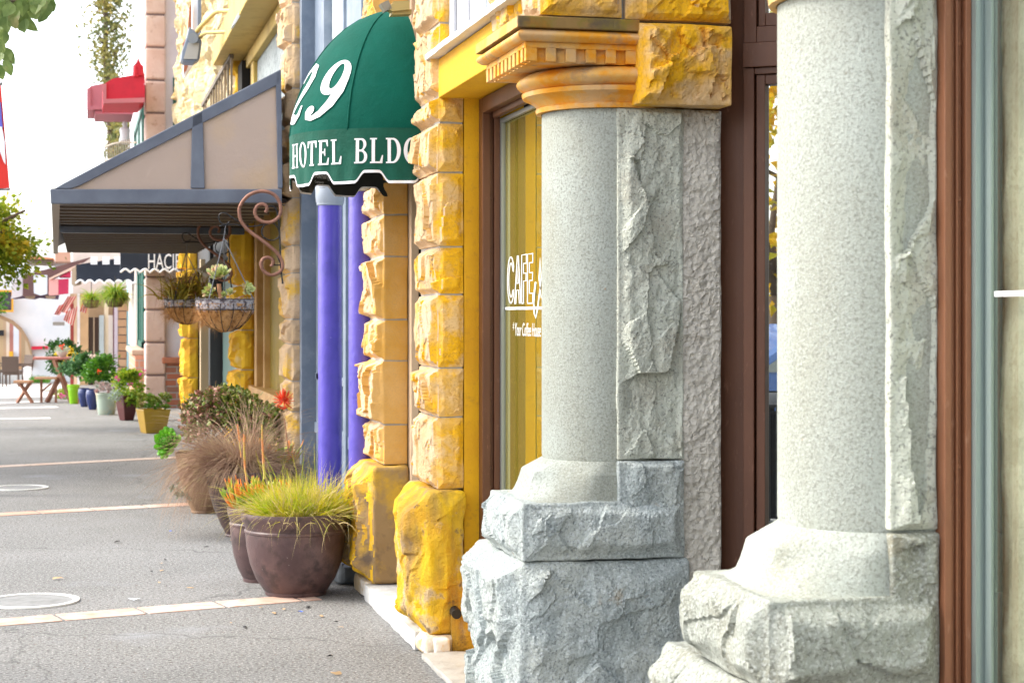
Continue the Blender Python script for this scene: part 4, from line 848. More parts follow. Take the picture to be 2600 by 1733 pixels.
# flags
strp = M('red_white_stripes', (.60,.10,.08), .8, [((.72,.5,.45), 1, 0, 1)])
def flag(lab, P, d, nst):
    t = thing('striped_flag', lab, 'flag', at(*P[0], d), 'striped flags under the far awnings'); A, B, C_, D_ = [at(u, v, d) for u, v in P]
    gr, gw = G(), G()
    for k in range(nst):
        a0, a1 = k/nst, (k+1)/nst; p = [A.lerp(B, a0), A.lerp(B, a1), D_.lerp(C_, a1), D_.lerp(C_, a0)]
        p[2] = p[2]+Vector((0,.06*math.sin(k),0)); p[3] = p[3]+Vector((0,.06*math.sin(k-1),0))
        (gr if k%2 == 0 else gw).add(p+[q+Vector((0,.02,0)) for q in p], [(0,1,2,3),(7,6,5,4),(0,4,5,1),(1,5,6,2),(2,6,7,3),(3,7,4,0)])
    part('red_stripes', gr, M('flag_red', (.50,.07,.06), .8), t); part('white_stripes', gw, M('flag_white', (.66,.52,.46), .8), t)
flag('red and white striped flag hanging diagonally, upper left one', [(172,752),(194,752),(168,795),(150,790)], 37.6, 7)
flag('red and white striped flag hanging straight, lowest one', [(170,790),(197,778),(186,828),(161,812)], 37.4, 9)
flag('short striped flag bundle left of the hanging signs', [(150,775),(170,770),(150,800),(138,798)], 37.8, 5)
flag('small striped flag right of the others under the black awning', [(215,752),(228,752),(218,795),(203,790)], 37.0, 5)
# banner
t = thing('street_banner', 'red banner with blue and white figures hanging at the left edge', 'banner', at(0, 480, 15))
part('cloth', G().pr([(-60,215),(2,215),(24,478),(-60,478)], 15, .02), M('banner_red', (.68,.03,.02), .7), t)
part('blue_figure', G().pr([(-40,260),(2,260),(7,325),(-40,330)], 14.985, .01), M('banner_blue', (.12,.12,.5), .7), t)
part('white_figure', G().pr([(-40,318),(5,322),(12,360),(14,418),(8,408),(0,385),(-40,385)], 14.97, .01), white_let, t)
t = thing('banner_pole', 'tall grey street pole carrying the red banner', 'pole', gnd(-140, 1250))
bpx = at(-80, 800, 15.1)
part('shaft', G().tube([(bpx.x, bpx.y, 0), (bpx.x, bpx.y, 4.5)], .05, 12), M('pole_grey', (.2,.2,.2), .5), t)
part('arm', G().tube([(bpx.x, bpx.y, zz(213,15)), at(4,213,15)], .015, 6).tube([(bpx.x, bpx.y, zz(481,15)), at(24,480,15)], .012, 6), M('pole_grey', (.2,.2,.2), .5), t)
# ------------------------------------------------------------------ picnic table, stool, chairs
wood = M('reddish_timber', (.25,.11,.07), .7, [((.33,.16,.10), 5, .4, .65)], [(20,.004)])
Dt = 31.2
t = thing('picnic_table', 'reddish wooden picnic table with crossed legs near the arch', 'table', at(130, 1020, Dt))
g = G(); c = at(131, 800, Dt); 
for k in range(5): g.obox((c.x+.02, c.y+.0+k*.15, .755), .66, .14, .04, -TH)
part('tabletop', g, M('table_top_red', (.35,.12,.09), .6), t, bevel=.005)
for dy, nm in ((0,'leg'),(.5,'leg')):
    for s_ in (1,-1):
        a_, b_ = at(119 if s_ > 0 else 182, 1019, Dt), at(172 if s_ > 0 else 138, 947, Dt); a_.z = .0; b_.z = .73; g = G().tube([a_+Vector((0,dy+s_*.03,0)), b_+Vector((0,dy+s_*.03,0))], .045, 4); part(nm, g, wood, t)
t = thing('bench', 'low wooden bench beside the picnic table, seen end on', 'bench', at(110, 1019, Dt))
g = G(); c = at(118, 800, Dt)
for k in range(2): g.obox((c.x, c.y-.05+k*.16, .42), .38, .15, .035, -TH)
part('seat', g, M('worn_timber', (.45,.25,.14), .7), t)
for u in (105, 142): a_ = at(u, 1000, Dt); part('leg', G().box(a_.x-.02, a_.x+.02, a_.y-.03, a_.y+.03, 0, .40), wood, t)
part('brace', G().tube([at(107,992,Dt), at(130,973,Dt)], .015, 4), wood, t)
t = thing('stool', 'small cross legged wooden stool left of the picnic table', 'stool', at(62, 1022, 31))
c = at(60, 800, 31); part('seat', G().obox((c.x,c.y,.365), .27, .3, .04, -TH), M('worn_timber', (.45,.25,.14), .7), t)
for s_ in (1,-1): a_, b_ = at(43 if s_ > 0 else 83, 1020, 31), at(76 if s_ > 0 else 50, 975, 31); a_.z = 0; b_.z = .345; part('leg', G().tube([a_+Vector((0,s_*.03,0)), b_+Vector((0,s_*.03,0))], .032, 4), wood, t)
wick = M('brown_wicker', (.10,.07,.055), .7, bump=[(60,.01)])
def chair(u, v, d, rz, lab, S=.7):
    p = at(u, v, d); p.z = 0; t = thing('wicker_chair', lab, 'chair', p, 'wicker chairs in front of the arch')
    m = Matrix.Rotation(rz, 3, 'Z')
    def bx(nm, x0,x1,y0,y1,z0,z1, tl=0):
        g = G().box(x0,x1,y0,y1,z0,z1); g.V = [tuple(p+m @ Vector((a, b+tl*(c_-z0), c_))*S) for a,b,c_ in g.V]; part(nm, g, wick, t, bevel=.01)
    bx('seat', -.25,.25,-.25,.25,.36,.44); bx('backrest', -.25,.25,.22,.28,.44,.92,.15)
    for a_ in (-1,1):
        bx('arm', a_*.27-.03,a_*.27+.03,-.24,.25,.62,.66)
        for b_ in (-1,1): bx('leg', a_*.24-.02,a_*.24+.02,b_*.23-.02,b_*.23+.02,0,.36 if b_ > 0 else .62)
chair(32, 975, 38, math.pi-.2, 'dark brown wicker chair turned away, nearest the arch'); chair(52, 976, 39, -1.0, 'dark brown wicker chair right behind the other one'); chair(-12, 976, 39.5, .4, 'dark brown wicker chair cut by the left edge')
t = thing('white_barrier', 'white upright panel standing beside the wicker chairs', 'panel', at(68, 970, 38.5)); part('panel', G().pr([(56,935),(68,930),(80,932),(79,970),(62,972)], 38.5, .15), white_pl, t, bevel=.01)

# ------------------------------------------------------------------ plants
def leafm_(name, c1, c2, c3=None, tr=.3, sc=30, rough=.5):
    return M(name, c1, rough, [(c2, sc, .42, .58)]+([(c3, sc*.6, .55, .66)] if c3 else []), trans=tr)
L_yg = leafm_('yellow_green_leaf', (.10,.22,.01), (.42,.44,.02), (.60,.46,.04), .45, 6)
L_tree = leafm_('backlit_tree_leaf', (.16,.26,.02), (.40,.42,.03), (.80,.56,.05), .6, 3)
L_big = leafm_('grey_green_tree_leaf', (.12,.19,.05), (.22,.30,.09), (.30,.28,.12), .4, 9)
L_olive = leafm_('olive_far_leaf', (.14,.17,.06), (.34,.30,.08), (.58,.42,.14), .4, 1.5)
L_green = leafm_('fresh_green_leaf', (.04,.15,.01), (.10,.26,.015), None, .3, 12)
L_dark = leafm_('dark_green_leaf', (.02,.07,.02), (.05,.14,.02), None, .25, 14)
L_lime = leafm_('lime_leaf', (.16,.32,.02), (.40,.46,.03), (.10,.22,.02), .35, 14)
L_aeo = leafm_('aeonium_green', (.08,.32,.012), (.16,.42,.015), None, .15, 10, .35)
L_suc = M('pale_succulent', (.42,.48,.12), .45, [((.52,.56,.26), 8, .4, .6), ((.72,.38,.26), 13, .52, .64)], trans=.1)
L_suc2 = M('pink_grey_succulent', (.42,.38,.36), .5, [((.60,.36,.34), 10, .45, .6), ((.30,.42,.34), 7, .5, .65)], trans=.1)
L_jade = M('jade_leaf', (.09,.16,.02), .45, [((.22,.26,.03), 22, .42, .56), ((.46,.18,.12), 17, .56, .64), ((.60,.46,.26), 33, .62, .68)], trans=.15)
L_pink = M('pink_tip_leaf', (.42,.18,.14), .5, [((.16,.17,.05), 17, .45, .55), ((.62,.36,.32), 27, .58, .66)], trans=.15)
L_brown = M('dry_brown_grass', (.26,.15,.10), .8, [((.40,.26,.16), 9, .4, .6), ((.52,.40,.22), 13, .54, .66)], trans=.2)
L_grass = M('yellow_green_grass', (.56,.50,.015), .6, [((.30,.40,.015), 7, .42, .56), ((.66,.56,.12), 10, .48, .60)], trans=.4)
L_straw = M('straw_grass', (.56,.44,.22), .7, [((.50,.46,.10), 8, .45, .62)], trans=.3)
bark = M('tree_bark', (.14,.10,.07), .9, bump=[(20,.02)])
redf = M('red_orange_flower', (.85,.07,.02), .5, [((.9,.2,.08), 30, .5, .65)], trans=.25)
magf = M('magenta_flower', (.75,.04,.35), .5, trans=.3); yelf = M('yellow_flower', (.85,.6,.02), .5, trans=.3); whtf = M('pale_flower', (.8,.66,.6), .5, trans=.3)

def cloud(g, c, rad, n, l, w, fold=.3, clumps=0, up=.2, seed=None):
    c = Vector(c); cl = []
    if clumps:
        for _ in range(clumps):
            v = Vector((R.gauss(0,1), R.gauss(0,1), R.gauss(0,1))).normalized()*R.uniform(.35,1)**.5
            cl.append((v, R.uniform(.18,.42)))
    for _ in range(n):
        if cl:
            v, s = R.choice(cl); q = v+Vector((R.gauss(0,s), R.gauss(0,s), R.gauss(0,s)))*.7
        else:
            q = Vector((R.gauss(0,1), R.gauss(0,1), R.gauss(0,1))).normalized()*R.random()**.4
        p = c+Vector((q.x*rad[0], q.y*rad[1], q.z*rad[2])); d = Vector((q.x+R.gauss(0,.7), q.y+R.gauss(0,.7), q.z+up+R.gauss(0,.7)))
        g.leaf(p, d, l*R.uniform(.6,1.3), w*R.uniform(.6,1.3), fold=fold)
def limb(g, a, b, r, depth, tips):
    a = Vector(a); b = Vector(b); mid = a.lerp(b, .5)+Vector((R.gauss(0,.06), R.gauss(0,.06), .04))*(b-a).length
    g.tube([a, mid, b], r, 7, r2=r*.6)
    if depth == 0: tips.append(b); return
    for _ in range(3):
        d = (b-a).normalized()*.7+Vector((R.gauss(0,.6), R.gauss(0,.6), R.gauss(.15,.4))); limb(g, b, b+d*(b-a).length*.62, r*.55, depth-1, tips)
def tree(lab, base, h, crown, rad, n, l, w, mat, group=None, clumps=26, extra=()):
    t = thing('tree', lab, 'tree', base, group); g = G(); tips = []
    base = Vector(base); top = Vector((base.x, base.y, h)); g.tube([base, base.lerp(top,.5)+Vector((.05,.03,0)), top], .13, 10, r2=.08)
    for k in range(5):
        an = k*1.3; v = Vector((math.cos(an)*rad[0]*.5, math.sin(an)*rad[1]*.5, rad[2]*.3)); limb(g, top, top.lerp(Vector(crown)+v, .75), .05, 1, tips)
    for e in extra: g.tube([Vector(crown), e[0], e[1]], .02, 6, r2=.004)
    part('trunk', g, bark, t, smooth=True)
    c = G(); cloud(c, crown, rad, n, l, w, clumps=clumps); part('crown', c, mat, t); return t, c
# near tree top left: big grey green leaves at the frame corner
b = at(-1000, 800, 7.6); t, _ = tree('street tree whose large grey green leaves hang into the top left corner', (b.x, b.y, 0), 2.6, at(-620, -250, 7.6), (1.2,1.2,.75), 1500, .10, .07, L_big, extra=((at(-250,-20,7.6), at(110,0,7.55)),))
c = G()
for u, v in [(0,10),(20,25),(45,15),(70,20),(90,15),(110,8),(125,20),(35,45),(60,50),(15,45),(80,40),(100,35),(118,30),(48,62),(62,65),(70,55),(5,70),(0,92),(6,100),(0,120),(20,5),(60,2),(85,0),(100,-8),(40,-12),(8,150),(12,162),(0,180),(2,130),(75,5),(30,30),(52,35),(92,28),(110,-2),(122,5)]:
    for _ in range(2):
        p = at(u+R.gauss(-6,6), v+R.gauss(-22,8), 7.6+R.gauss(0,.12)); c.bleaf(p, (R.gauss(0,.5), R.gauss(0,.4), -1), .075*R.uniform(.7,1.2), .052)
for u, v in [(195,58),(120,95),(38,120)]: c.leaf(at(u, v, 7.6), (.6,0,-.8), .018, .005)
part('hanging_leaves', c, L_big, t)
part('twig', G().tube([at(-60,-20,7.6), at(20,6,7.6), at(110,-6,7.6)], .006, 5).tube([at(-30,-10,7.6), at(2,90,7.6), at(8,150,7.6), at(30,160,7.6)], .004, 5), bark, t)
b = at(-190, 800, 24); tree('bushy backlit yellow green tree at the left edge below the banner', (b.x, b.y, 0), 1.9, at(-78, 606, 24), (.70,.7,.50), 8000, .085, .055, L_tree, clumps=40)
b = at(-30, 800, 36); tree('small green tree in front of the framed sign', (b.x, b.y, 0), 1.2, at(-30, 770, 36), (.32,.3,.25), 500, .09, .05, L_green, clumps=10)
# tall sparse tree beyond the pink building
b = at(285, 800, 62); t = thing('tree', 'tall sparse olive coloured tree rising behind the pink building', 'tree', (b.x, b.y, 0))
g = G().tube([(b.x,b.y,0), at(285,400,62), at(268,150,62), at(268,-200,62)], .16, 8, r2=.06); 
for k in range(26):
    v = -150+k*15; g.tube([at(270+R.uniform(-4,6), v, 62), at(270+R.choice((-1,1))*R.uniform(25,50), v-25, 62+R.uniform(-1,1))], .04, 5, r2=.01)
part('trunk', g, bark, t)
c = G()
for _ in range(2300):
    v = R.uniform(-220, 215); w_ = 18+30*min(1, (v+230)/300.) if v < 120 else 48-.35*(v-120); u = 275+R.gauss(0, w_*.62)
    c.leaf(at(u, v, 62+R.gauss(0,.6)), (R.gauss(0,1),R.gauss(0,1),R.gauss(-.3,1)), .22*R.uniform(.5,1.2), .11)
for _ in range(900): c.leaf(at(302+R.gauss(0,14), R.uniform(290,440), 62+R.gauss(0,.6)), (R.gauss(0,1),R.gauss(0,1),R.gauss(-.3,1)), .24*R.uniform(.5,1.3), .11)
part('crown', c, L_olive, t)

def potlathe(p, r, h, prof): return G().lathe(p, [(a_*r, b_*h) for a_, b_ in prof], 48)
BOWL = [(.0,.0),(.55,.0),(.565,.02),(.565,.05),(.59,.06),(.73,.2),(.84,.38),(.905,.58),(.925,.735),(.925,.75),(.945,.765),(.945,.785),(.925,.80),(.935,.83),(.975,.88),(1.0,.93),(1.01,.97),(1.0,1.0),(.94,1.0),(.93,.96),(.90,.90),(.0,.88)]
TALL = [(.0,.0),(.44,.0),(.46,.02),(.45,.04),(.60,.2),(.78,.45),(.90,.70),(.93,.80),(.96,.815),(.96,.83),(.93,.84),(.97,.92),(1.0,.97),(1.0,1.0),(.93,1.0),(.91,.95),(.0,.92)]
def planter(name, lab, p, r, h, prof, mat, group=None, tilt=None):
    t = thing(name, lab, 'planter', p, group); part('pot', potlathe(p, r, h, prof), mat, t, smooth=35)
    part('soil', G().lathe((p[0],p[1],p[2]+h*.9), [(r*.88,0),(0,.01)], 24), soil, t); return t
GP = 'brown glazed pots along the storefront'
# wide bowl with yellow green grass
p = gnd(752, 1508); p = Vector((p.x, p.y+.02, 0)); RB, HB = .292, .445
t = planter('flower_pot', 'widest brown glazed bowl, nearest, full of yellow green grass', p, RB, HB, BOWL, pot_br, GP)
g = G(); gs = G()
for _ in range(3000):
    an = R.uniform(0, 2*math.pi); rr = RB*.66*R.random()**.6; q = p+Vector((rr*math.cos(an)+.03, rr*math.sin(an), HB*.88))
    d = Vector((math.cos(an)*rr*2.4+R.gauss(.02,.38), math.sin(an)*rr*2.4+R.gauss(0,.38), R.uniform(.45,1.0)))
    (g if R.random() < .80 else gs).blade(q, d, R.uniform(.10,.27)*(1.0 if R.random() < .9 else 1.6), R.uniform(.0035,.0075), R.gauss(.7,.6), 6)
for _ in range(190):
    an = R.uniform(0, 2*math.pi); q = p+Vector((.18*math.cos(an), .18*math.sin(an), HB*.9)); gs.blade(q, (math.cos(an)*.8, math.sin(an)*.8, R.uniform(.3,.8)), R.uniform(.2,.40), .003, R.uniform(.5,2.4), 7)
for u in (620,680,720,790,800,860,880,850,760): q = at(u, 1300, 9.45); q.z = HB*.93; gs.blade(q, (R.gauss(0,.6), -1, .35), R.uniform(.16,.30), .004, R.uniform(2.4,3.4), 8)
part('grass', g, L_grass, t); part('dry_blades', gs, L_straw, t)
tag_ = M('blue_tag', (.15,.4,.55), .5)
# slim pot behind with orange tipped succulents and aloe stalks
p = gnd(668, 1473); p = Vector((p.x, p.y, 0)); 
t = planter('flower_pot', 'narrower brown pot with orange tipped succulents just behind the widest bowl', p, .20, .42, BOWL, pot_br, GP)
aloe = M('aloe_leaf', (.18,.34,.02), .45, [((.36,.40,.03), 9, .42, .58), ((.85,.24,.03), 11, .47, .58)], trans=.15)
g = G()
for k in range(170):
    an = R.uniform(0, 6.28); rr = .16*R.random()**.5; q = p+Vector((rr*math.cos(an), rr*math.sin(an), .40)); g.slab(q, (math.cos(an)*R.uniform(.2,1.0), math.sin(an)*R.uniform(.2,1.0), R.uniform(.5,1)), (0,0,1), R.uniform(.10,.20), .024, .012)
part('succulents', g, aloe, t)
stk = M('orange_flower_stalk', (.62,.26,.10), .6, [((.5,.42,.10), 14, .45, .6)])
def stalk(par, pts, r, fr=.5, n=60, mt=stk):
    g = G().tube(pts, r, 6, r2=r*.5); L = len(pts)-1
    for k in range(n):
        f = fr+(1-fr)*k/n; i = min(int(f*L), L-1); q = Vector(pts[i]).lerp(Vector(pts[i+1]), f*L-i); an = k*2.4; g.slab(q, (math.cos(an), math.sin(an), .9), (0,0,1), .014*(1.2-f*.6), .007, .005)
    part('flower_stalk', g, mt, par)
stalk(t, [at(628,1230,9.95), at(622,1190,9.95), at(620,1150,9.95), at(619,1102,9.95)], .006, .35)
stalk(t, [at(672,1215,10), at(668,1160,10), at(666,1120,10), at(665,1078,10)], .007, .25)
stalk(t, [at(612,1160,9.98), at(608,1120,9.98), at(603,1078,9.98)], .003, .5, 20)
# tall pot with drooping dry brown grass
p = gnd(612, 1364); p = Vector((p.x+.02, p.y+.1, 0))
t = planter('flower_pot', 'tall brown pot overflowing with drooping dry brown grass', p, .255, .445, TALL, pot_br, GP)
g = G(); q0 = p+Vector((0,0,.43))
for k in range(4200):
    an = R.uniform(0, 6.28); el = R.uniform(.15,1.4); rr = .15*R.random(); q = q0+Vector((rr*math.cos(an)-.02, rr*math.sin(an), 0))
    d = Vector((math.cos(an)*math.cos(el)-.20, math.sin(an)*math.cos(el), math.sin(el)*1.05)); g.blade(q, d, R.uniform(.28,.72)*(.55 if (math.sin(an) < -.15 and math.cos(an) > -.75) else 1), R.uniform(.003,.006), R.uniform(1.3,4.2), 9)
part('dry_grass', g, L_brown, t)
# red aloe flower rising from a pot hidden behind
p = gnd(700, 1330); p = Vector((p.x+.02, p.y+.3, 0))
t = planter('flower_pot', 'brown pot with a tall red aloe flower, against the sandstone pier', p, .20, .40, BOWL, pot_br, GP)
g = G(); 
for k in range(90):
    an = R.uniform(0, 6.28); g.slab(p+Vector((.1*R.random()*math.cos(an), .1*math.sin(an), .38)), (math.cos(an), math.sin(an), R.uniform(.6,1.2)), (0,0,1), R.uniform(.12,.24), .03, .012)
part('succulents', g, aloe, t)
dd = dX(p.y, p.x)
stalk(t, [at(738,1260,dd), at(733,1150,dd), at(727,1100,dd), at(722,1062,dd)], .007, .6, 30, M('brown_stalk', (.36,.16,.08), .7))
g = G(); c = at(720, 1022, dd)
for k in range(46):
    an = k*2.4; el = -1.0+2.4*k/46; g.slab(c+Vector((0,0,.02)), (math.cos(an)*math.cos(el), math.sin(an)*math.cos(el), math.sin(el)), (0,0,1), R.uniform(.06,.095), .014, .008)
for k in range(20): g.slab(c-Vector((0,0,.05)), (math.cos(k*2.4), math.sin(k*2.4), .3), (0,0,1), .04, .01, .006)
part('red_flower', g, redf, t)
for _ in range(1): pass
g = G()
for k in range(420):
    u = R.uniform(690,760); q = at(u, 1240, dd-.1); g.blade(q, (R.gauss(-.25,.4), R.gauss(0,.3), 1), R.uniform(.2,.5), .0022, R.uniform(.6,2.6), 6)
part('wispy_grass', g, L_straw, t)
# tan round pot with jade shrub and aeonium
tanpot = M('tan_pot', (.26,.15,.08), .5, [((.18,.10,.055), 5, .45, .65)], [(20,.004)])
p = Vector(gnd(520, 1300)); p = Vector((p.x, p.y, 0))
t = planter('flower_pot', 'tan pot behind the dry grass, holding a pink and green shrub', p, .225, .46, TALL, tanpot, GP)
dd = dX(p.y, p.x); g = G(); g2 = G(); cc = at(590, 1062, dd+.3)
for k in range(3600):
    f = R.random(); u = 470+f*235; top = 1035-46*math.sin(math.pi*min(1,f*1.15))**.8; v = top+95*R.random()**1.3; if_ = u < 560
    q = at(u+R.gauss(0,8), v+R.gauss(0,6), dd+.35+R.gauss(0,.14)); (g2 if (u < 560 and R.random() < .75) else g).slab(q, (R.gauss(0,1), R.gauss(0,1), R.gauss(.5,.7)), (R.gauss(0,1), R.gauss(0,1), 1), R.uniform(.024,.046), R.uniform(.022,.032), .006)
part('jade_shrub', g, L_jade, t); part('pink_shrub', g2, L_pink, t)
sg_ = G()
for k in range(26): sg_.tube([p+Vector((R.gauss(0,.06), R.gauss(0,.06), .42)), at(R.uniform(480,690), R.uniform(1030,1080), dd+.3)], .008, 5, r2=.003)
part('stems', sg_, bark, t)
g = G(); g.rosette(at(432,1126,dd-.05), .135, 46, (-.45,-.9,.35), .16); g.rosette(at(424,1148,dd), .07, 18, (-.3,-.7,.1)); part('green_rosette', g, L_aeo, t)
g = G(); 
for k in range(14): g.rosette(at(448+R.gauss(14,14), 1246+R.gauss(0,10), dd-.1), .035, 10, (R.gauss(0,.5),-1,.4))
part('trailing_succulent', g, M('blue_green_succulent', (.12,.26,.20), .5), t)

# planters farther along
GF = 'mixed planters lining the far pavement'
ysq = M('mustard_glaze', (.40,.24,.02), .35, [((.34,.20,.03), 4, .45, .65)], [(20,.002)], spec=.5)
def sqpot(nm, lab, u0, u1, vt, vb, d, mat, rz=0, taper=.72, foot=False):
    w = (u1-u0)*d/FP/ (abs(math.cos(rz+TH))+abs(math.sin(rz+TH))); h = (vb-vt)*d/FP; c = at((u0+u1)/2, vb, d); c.z = 0; c.y += w*.4
    t = thing(nm, lab, 'planter', c, GF); m = Matrix.Rotation(rz, 3, 'Z'); V = []; rows = [(taper*.97,0),(taper,.02),(.86,.5),(.98,.92),(1,.95),(1,1),(.92,1),(.90,.93)]
    for s_, z in rows:
        for a_, b_ in ((-1,-1),(1,-1),(1,1),(-1,1)): V.append(c+m @ Vector((a_*w/2*s_, b_*w/2*s_, z*h)))
    n = len(rows); F = [(4*i+k, 4*i+(k+1)%4, 4*i+4+(k+1)%4, 4*i+4+k) for i in range(n-1) for k in range(4)]+[(3,2,1,0), tuple(4*(n-1)+k for k in range(4))]
    part('pot', G().add(V, F), mat, t, bevel=.008); return t, c, w, h
t, c, w, h = sqpot('square_planter', 'mustard yellow square planter with green rosettes', 342, 438, 1040, 1101, 23.0, ysq, .25)
g = G()
for k in range(46): q = c+Vector((R.uniform(-.19,.19), R.uniform(-.19,.1), h+R.uniform(.0,.16))); g.rosette(q, R.uniform(.04,.075), 12, (R.gauss(0,.5), -.6, .8), .2)
part('rosettes', g, leafm_('yellow_green_rosette', (.10,.26,.02), (.30,.34,.04), (.42,.26,.12), .15, 8), t)
t, c, w, h = sqpot('square_planter', 'dark red brown tapered square planter with magenta flowers', 292, 352, 1004, 1068, 25.8, M('oxblood_glaze', (.09,.02,.02), .35, spec=.5), .5, .62)
g = G(); cloud(g, c+Vector((.06,0,h+.12)), (.24,.22,.19), 1500, .06, .04, clumps=14); part('leaves', g, L_lime, t)
g = G(); 
for u, v in ((365,940),(356,952),(296,958),(300,963),(330,975)): cloud(g, at(u, v, 25.7), (.022,.02,.018), 14, .025, .02)
part('magenta_flowers', g, magf, t)
g = G(); cloud(g, c+Vector((-.17,-.15,h+.0)), (.09,.07,.08), 200, .035, .02); part('silver_trailing', g, M('silver_leaf', (.42,.50,.42), .6), t)
def rpot(nm, lab, u0, u1, vt, vb, d, prof, mat):
    r = (u1-u0)*d/FP/2; h = (vb-vt)*d/FP; c = at((u0+u1)/2, vb, d+r); c.z = 0; t = planter(nm, lab, c, r, h, prof, mat, GF); return t, c, r, h
CYL = [(.0,0),(.72,0),(.76,.03),(.84,.3),(.92,.65),(.97,.92),(1,.94),(1,1),(.94,1),(.92,.94),(0,.9)]
URN = [(.0,0),(.5,0),(.55,.04),(.8,.3),(.97,.6),(1,.75),(.93,.9),(.86,.94),(.92,1),(.84,1),(.8,.93),(0,.9)]
t, c, r, h = rpot('round_planter', 'pale sea green round pot with pink grey succulents', 243, 298, 997, 1052, 27.2, CYL, M('sea_green_glaze', (.36,.44,.36), .45, [((.50,.46,.32), 5, .48, .64), ((.30,.48,.50), 4, .55, .7)], [(20,.003)]))
g = G(); 
for k in range(30): g.rosette(c+Vector((R.gauss(0,.13), R.gauss(-.03,.09), h+R.uniform(.0,.14))), R.uniform(.04,.075), 11, (R.gauss(0,.5),-.7,.7), .2)
part('succulents', g, L_suc2, t)
bluep = M('cobalt_glaze', (.015,.03,.13), .25, [((.25,.3,.4), 7, .62, .7)], spec=.7)
t, c, r, h = rpot('round_planter', 'cobalt blue urn beside the sea green pot, under leafy green plants', 218, 252, 978, 1031, 28.7, URN, bluep)
g = G(); cloud(g, at(258, 940, 29), (.26,.25,.19), 1700, .06, .045, clumps=16); part('leaves', g, L_green, t)
g = G(); cloud(g, at(250, 943, 28.7), (.03,.03,.025), 16, .03, .025); part('red_flower', g, redf, t)
t, c, r, h = rpot('round_planter', 'second cobalt blue urn, the left one nearer the lime green pot', 198, 229, 974, 1022, 29.6, URN, bluep)
g = G(); cloud(g, at(228, 928, 30), (.24,.22,.18), 1300, .06, .045, clumps=14); part('leaves', g, L_dark, t)
g = G(); cloud(g, at(240, 908, 30), (.12,.1,.045), 90, .05, .03); part('pale_flowers', g, whtf, t)
t, c, r, h = rpot('round_planter', 'bright lime green ribbed pot behind the picnic table end', 171, 203, 945, 994, 30.6, [(.0,0),(.6,0),(.62,.04),(.78,.45),(.88,.72),(.95,.74),(.90,.78),(.96,.80),(.92,.85),(.99,.87),(1,1),(.93,1),(.9,.93),(0,.9)], M('lime_glaze', (.22,.50,.01), .4))
for o_ in t.children: o_.location.z += .0
g = G(); cloud(g, at(195, 925, 31), (.24,.2,.15), 1200, .06, .045, clumps=14); part('leaves', g, leafm_('blue_green_leaf', (.05,.16,.06), (.16,.30,.12)), t)
t2 = thing('terracotta_pot', 'small terracotta pot under the lime green pot', 'planter', at(190, 1015, 30.6), GF); cc_ = at(190, 1015, 30.8); part('pot', G().lathe((cc_.x, cc_.y, .0), [(.0,0),(.06,0),(.085,.12),(.09,.16),(.0,.16)], 20), M('terracotta', (.45,.2,.12), .8), t2, smooth=35)
t = thing('flowering_bush', 'large dark leaved bush with yellow flowers behind the picnic table', 'plant', at(160, 960, 34))
g = G(); cloud(g, at(160, 905, 34), (.26,.25,.24), 2400, .08, .05, clumps=20); part('leaves', g, L_dark, t); g = G(); cloud(g, at(165, 900, 33.8), (.2,.2,.14), 130, .07, .05); part('yellow_leaves', g, yelf, t)
part('stems', G().tube([at(160,965,34)-Vector((0,0,.3)), at(160,905,34)], .03, 6, r2=.01), bark, t)
t = thing('flower_bowl', 'pale bowl with red flowers on the picnic table', 'planter', at(158, 938, 31.2)); c = at(158, 937, 31.4)
part('pot', G().lathe((c.x,c.y,.775), [(.0,0),(.04,0),(.09,.05),(.11,.11),(.1,.11),(0,.09)], 18), M('pale_bowl', (.5,.52,.46), .5), t, smooth=35)
g = G(); cloud(g, (c.x,c.y,.91), (.12,.1,.06), 150, .045, .03); part('silver_leaves', g, M('silver_leaf2', (.5,.58,.45), .6), t); g = G(); cloud(g, (c.x-.01,c.y-.05,.95), (.04,.03,.03), 24, .04, .03); part('red_flowers', g, redf, t)
g = G(); p_ = gnd(102, 1005)
for k in range(700): g.blade(at(R.uniform(80,124), R.uniform(966,972), 36+R.uniform(-.5,.5)), (R.gauss(0,.5), R.gauss(0,.5), 1), R.uniform(.06,.14), .02, .8, 3)
tag(mesh_obj('ground_cover', g, L_green, loc=at(100,970,36)), 'bright green low ground cover patch between the chairs and picnic table', 'ground cover', kind='stuff')
t = thing('flowering_plant', 'pink flowered low plants under the picnic table', 'plant', at(158, 1012, 32.5)); g = G(); cloud(g, at(160, 1000, 32.5), (.14,.12,.09), 260, .05, .03); part('leaves', g, L_lime, t); g = G(); cloud(g, at(157, 1004, 32.2), (.05,.05,.03), 30, .03, .03); part('pink_flowers', g, magf, t)

# hanging spider plants
def hangplant(lab, u, v, d, s, n, top):
    t = thing('hanging_basket', lab, 'hanging basket', at(u, v, d), 'hanging baskets along the shopfronts'); g = G(); c = at(u, v-12, d)
    for _ in range(n):
        an = R.uniform(0, 6.28); el = R.uniform(.1,1.3); g.blade(c, (math.cos(an)*math.cos(el), math.sin(an)*math.cos(el), math.sin(el)), s*R.uniform(.7,1.3), .02*s/.3, R.uniform(1.0,3.2), 6)
    part('leaves', g, L_lime, t); part('basket', G().lathe((c.x,c.y,c.z-.16*s/.3), [(.0,0),(.10,.01),(.14,.08),(.15,.14),(0,.14)], 20), M('moss_basket', (.12,.08,.04), .9), t)
    part('hanger', G().tube([c, at(u, top, d)], .006, 4), black_m, t)
hangplant('bright green spider plant basket hanging under the black awning', 292, 765, 27, .30, 420, 700)
hangplant('smaller yellowish spider plant basket left of the bright green one', 232, 775, 30, .24, 260, 715)

